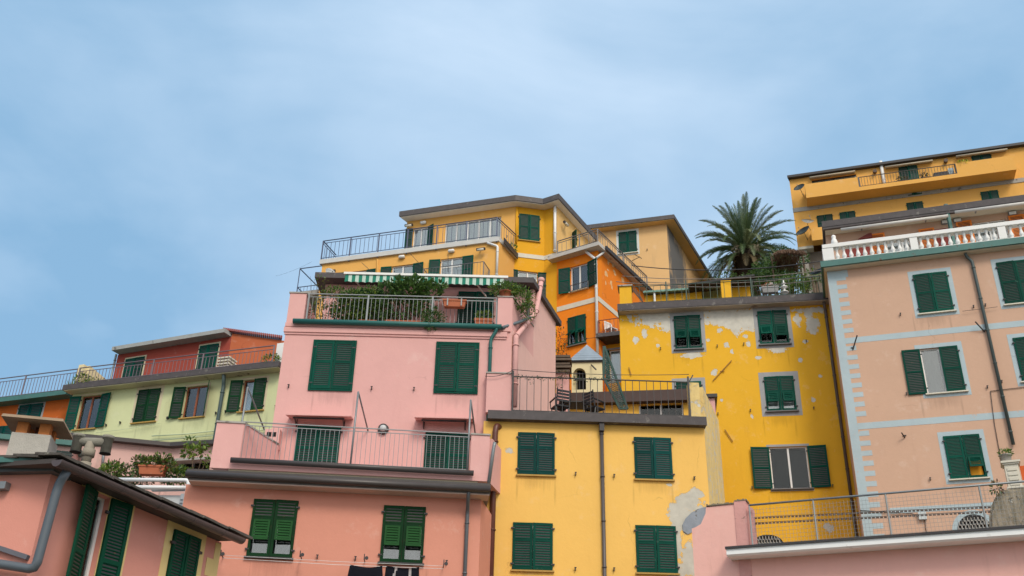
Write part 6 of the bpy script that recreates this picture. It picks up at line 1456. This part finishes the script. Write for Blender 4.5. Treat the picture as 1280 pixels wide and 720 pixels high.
# ================================================================== palm
def palm():
    c = at(932,314,54); base = Vector((c.x+.1, c.y+.5, 24))
    t = thing('date_palm', 'large date palm with a shaggy dark trunk between the apricot and yellow houses', 'palm tree', base)
    rnd = random.Random(5); bm = BM()
    H = c.z-base.z; pts = [base+(c-base)*k/16 for k in range(17)]
    tube(bm, pts, [.42+.03*(k % 2)+(.25 if k > 12 else 0)*(k-12)/4 for k in range(17)], 16)
    for k in range(420):       # old leaf bases
        h = rnd.uniform(H-4.6, H+.1); a = rnd.uniform(0,2*PI); r0 = .45+.3*max(0,(h-(H-1.4))/1.4); p = base+Vector((math.cos(a)*r0, math.sin(a)*r0, h))
        d = Vector((math.cos(a)*.5, math.sin(a)*.5, rnd.uniform(.1,.9))).normalized(); bar(bm, p, p+d*rnd.uniform(.15,.38), .11, .05)
    obj('trunk', bm, simple('palm fibre', (.045,.032,.022), .95, var=.5, scale=9, bump=.6), t)
    fr = [leafmat('palm frond green', (.06,.11,.04), (.13,.19,.07)), leafmat('palm frond grey', (.15,.19,.09), (.26,.29,.14)), leafmat('palm frond dry', (.20,.15,.08), (.28,.22,.12))]
    nF = 96
    for k in range(nF):
        f = k/nF; az = k*2.39996+rnd.uniform(-.15,.15); el = math.radians(86-f*118+rnd.uniform(-6,6)); L = rnd.uniform(3.0,3.7)*(1-.18*max(0,f-.65)/.35)
        if f > .8: L *= .8
        d = Vector((math.cos(az)*math.cos(el), math.sin(az)*math.cos(el), math.sin(el))); p = c+d*.25-Z3*.25*f; bm = BM(); seg = 22; P = [p]; g = .012+.03*math.cos(el)
        for s in range(seg):
            d = (d+Vector((0,0,-g*(1+s*.09)))).normalized(); P.append(P[-1]+d*L/seg)
        for a, b, s in zip(P, P[1:], range(seg)): bar(bm, a, b, .045*(1-s/seg)+.01)
        for s in range(2, seg*4):
            q = s/4; i = min(seg-1, int(q)); pt = P[i].lerp(P[i+1], q-i); dd = (P[i+1]-P[i]).normalized(); side = dd.cross(Z3).normalized()
            if side.length < .1: side = Vector((1,0,0))
            upn = side.cross(dd); x = q/seg; ll = .50*math.sin(PI*min(1,(x*.86+.14)))**.6*rnd.uniform(.8,1.1)
            for sg in (-1,1):
                v = (dd*.95+side*sg*.62+upn*rnd.uniform(.15,.5)-Z3*.1).normalized(); w = dd*.015
                tip = pt+v*ll-Z3*ll*.14; mid = pt+v*ll*.5
                bm.faces.new([bm.verts.new(z) for z in (pt-w, pt+w, mid+w*1.1, tip, mid-w*1.1)])
        m = fr[2] if f > .86 else (fr[1] if rnd.random() < .45 else fr[0])
        obj('frond', bm, m, t, recalc=False)
    for k in range(6):
        a = k*1.0; bm = BM(); d = Vector((math.cos(a), math.sin(a), .3)); p = c+d*.3; P = [p]
        for s in range(8): d = (d-Z3*.16).normalized(); P.append(P[-1]+d*.14)
        tube(bm, P, [.03]*len(P), 5)
        for s in range(60):
            q = P[-1]+Vector((rnd.gauss(0,.12), rnd.gauss(0,.12), rnd.uniform(-.4,.1))); bar(bm, q, q-Z3*.12, .015)
        obj('fruit_stalk', bm, fr[2], t)
palm()
# trees and shrubs behind the peeling house
def tree(x, y, Y, rx, rz, name, label, n, size, mats, seed, trunk=True, grp='trees behind the peeling yellow house'):
    random.seed(seed); c = at(x,y,Y); b = Vector((c.x, c.y, gz(c.x,c.y)-.2)); t = thing(name, label, 'tree', b, grp)
    blobs = []
    for k in range(9):
        o = Vector((random.uniform(-.7,.7)*rx, random.uniform(-.6,.6)*rx, random.uniform(-.7,.7)*rz)); blobs.append((c+o, (rx*.5, rx*.5, rz*.45), n//9, size))
    bm = BM()
    for cc_, rad, n_, s_ in blobs: leaves(bm, cc_, rad, n_, s_, mats=len(mats))
    obj('crown', bm, mats, t, recalc=False)
    bm = BM(); tube(bm, [b, b.lerp(c,.5)+Vector((.1,0,0)), c], [.16,.12,.05], 8)
    for cc_, *_ in blobs[:6]: tube(bm, [b.lerp(c,.6), (b.lerp(c,.6)).lerp(cc_,.6)+Z3*.1, cc_], [.07,.05,.02], 6)
    obj('trunk', bm, TWIG, t)
G1, G2, G3 = LEAF_A, LEAF_D, LEAF_Y
tree(952,352,50,1.3,1.0,'leafy_tree','bright green leafy tree right of the palm trunk',2600,.16,[G1,G2,G1],21)
tree(966,338,51,1.1,1.0,'leafy_tree','tall mid green tree between the palm and the stone base',2200,.16,[G2,G1],22)
tree(984,332,53,1.2,1.1,'leafy_tree','dark green tree against the left edge of the stone base',2200,.17,[G2,G2,G1],23)
tree(908,362,52,1.3,.7,'leafy_tree','low green tree left of the palm trunk',1800,.15,[G1,G2],25)
tree(978,362,47,1.3,.6,'leafy_tree','bright low tree just above the peeling house terrace',1800,.14,[G1,G3,G2],26)
tree(1020,352,47,.9,.5,'leafy_tree','small bright shrub at the right end of the peeling house terrace',900,.13,[G3,G1],27)
p = at(984,322,49); t = thing('thatch_canopy', 'brown dry thatch canopy under the right palm fronds', 'canopy', Vector((p.x,p.y,25)))
random.seed(3); bm = BM()
for k in range(900):
    a, b = random.uniform(-.75,.75), random.uniform(-1,1); q = p+Vector((a, b, .35-abs(b)*.35-abs(a)*.12)); d = Vector((random.gauss(0,.3), (1 if b > 0 else -1)*.4, -.6)).normalized(); bar(bm, q, q+d*random.uniform(.2,.5), .02)
obj('thatch', bm, simple('dry thatch', (.13,.075,.045), .95, var=.5, scale=12), t)
for a in (-.9,.9): bm = BM(); bar(bm, Vector((p.x+a,p.y,24.5)), p+Vector((a,0,.05)), .09); obj('post', bm, TWIG, t)

# ================================================================== overhead wires
CB = simple('pale cable', (.22,.19,.17), .7); random.seed(9)
for k, (x0,y0,Y0,x1,y1,Y1,s) in enumerate(((790,332,40,1035,325,36,.35),(778,345,39,1040,336,36,.3),(800,352,39,1030,343,37,.25),(830,357,39,1030,349,37,.2),(770,352,39.5,905,352,38,.15))):
    a, b = at(x0,y0,Y0), at(x1,y1,Y1); bm = BM(); tube(bm, [a.lerp(b,t_/12)-Z3*s*4*(t_/12)*(1-t_/12) for t_ in range(13)], .016 if k else .022, 5)
    obj('overhead_cable', bm, CB if k else IRON, None, ['darkest overhead cable, crossing the stained apricot side wall','pale overhead cable, second from the top behind the yellow terrace','pale overhead cable, middle one below the palm crown','pale overhead cable, fourth from the top near the palm trunk','short lowest overhead cable above the corrugated shed roof'][k], 'cable', 'overhead cables')
for x0,y0,Y0,x1,y1,Y1,lab in ((606,470,28.1,641,463,28.1,'thin line from the teal pipe to the small terrace rail'),(641,462,28.0,861,468,28.0,'sagging washing line above the small terrace rail'),(700,423,42,756,420,41,'thin cable across the orange wall above the slate turret roof'),(390,327,43,345,345,44,'loose cable leaving the left end of the upper balcony')):
    a, b = at(x0,y0,Y0), at(x1,y1,Y1); bm = BM(); tube(bm, [a.lerp(b,t_/10)-Z3*.08*4*(t_/10)*(1-t_/10) for t_ in range(11)], .010 if x0 != 390 else .004, 5); obj('cable', bm, IRON, None, lab, 'cable')

# ================================================================== light and sky
SUN_EL, SUN_AZ = 42, 163          # degrees; azimuth clockwise from +Y: behind the camera, a little left
w = bpy.data.worlds.new('World'); scene.world = w; w.use_nodes = True
t = NT(w); N = t.N; bg = N['Background']
sky = t.n('ShaderNodeTexSky', sky_type='NISHITA', sun_disc=False, sun_elevation=math.radians(SUN_EL), sun_rotation=math.radians(SUN_AZ), air_density=1.2, dust_density=2.0, ozone_density=1.5)
tc = t.n('ShaderNodeTexCoord')
d = tc.outputs['Generated']
mp = t.n('ShaderNodeMapping'); mp.inputs['Scale'].default_value = (1.1, 1.1, 2.4); t.l(d, mp.inputs[0])
n1 = t.n('ShaderNodeTexNoise', i_Scale=1.9, i_Detail=7, i_Roughness=.5, i_Distortion=.5); t.l(mp.outputs[0], n1.inputs['Vector'])
n2 = t.n('ShaderNodeTexNoise', i_Scale=4.2, i_Detail=9, i_Roughness=.5, i_Distortion=.3); t.l(mp.outputs[0], n2.inputs['Vector'])
cl = t.math('ADD', t.math('MULTIPLY', n1.outputs[0], .72), t.math('MULTIPLY', n2.outputs[0], .28))
sx_ = t.n('ShaderNodeSeparateXYZ'); t.l(d, sx_.inputs[0])
cl = t.math('ADD', t.ramp(cl, .30, .72), t.math('SUBTRACT', t.math('MULTIPLY', sx_.outputs[0], .75), t.math('MULTIPLY', t.math('MAXIMUM', t.math('SUBTRACT', sx_.outputs[0], .12), 0), 1.5)))
cl = t.ramp(cl, 0, 1)
CS = 10.0     # brings the cloud layer to the physical scale of the sky node
cloud = t.mix(cl, tuple(x*CS for x in SKY_A), tuple(x*CS for x in SKY_B))
mx = t.mix(SKY_MIX, sky.outputs[0], cloud)
# brighter veil of cloud around the hidden sun, behind the camera
sd = Vector((math.sin(math.radians(SUN_AZ))*math.cos(math.radians(SUN_EL)), math.cos(math.radians(SUN_AZ))*math.cos(math.radians(SUN_EL)), math.sin(math.radians(SUN_EL))))
dt = t.n('ShaderNodeVectorMath', operation='DOT_PRODUCT'); t.l(d, dt.inputs[0]); dt.inputs[1].default_value = sd
gl = t.math('POWER', t.ramp(dt.outputs['Value'], .0, 1.0), 2.0)
mx2 = t.mix(gl, mx, tuple(x*CS for x in SKY_G))
t.l(mx2, bg.inputs[0]); bg.inputs[1].default_value = .10
sl = bpy.data.lights.new('sun', 'SUN'); so = bpy.data.objects.new('sun', sl); C.objects.link(so)
sl.energy = SUN_E; sl.angle = math.radians(18); sl.color = (1, .92, .80)
so.rotation_euler = (-sd).to_track_quat('-Z', 'Y').to_euler()
scene.view_settings.view_transform = 'Standard'; scene.view_settings.look = 'None'; scene.view_settings.gamma = 1; scene.view_settings.exposure = EXPO
scene.cycles.max_bounces = 6; scene.cycles.diffuse_bounces = 3; scene.cycles.transparent_max_bounces = 12
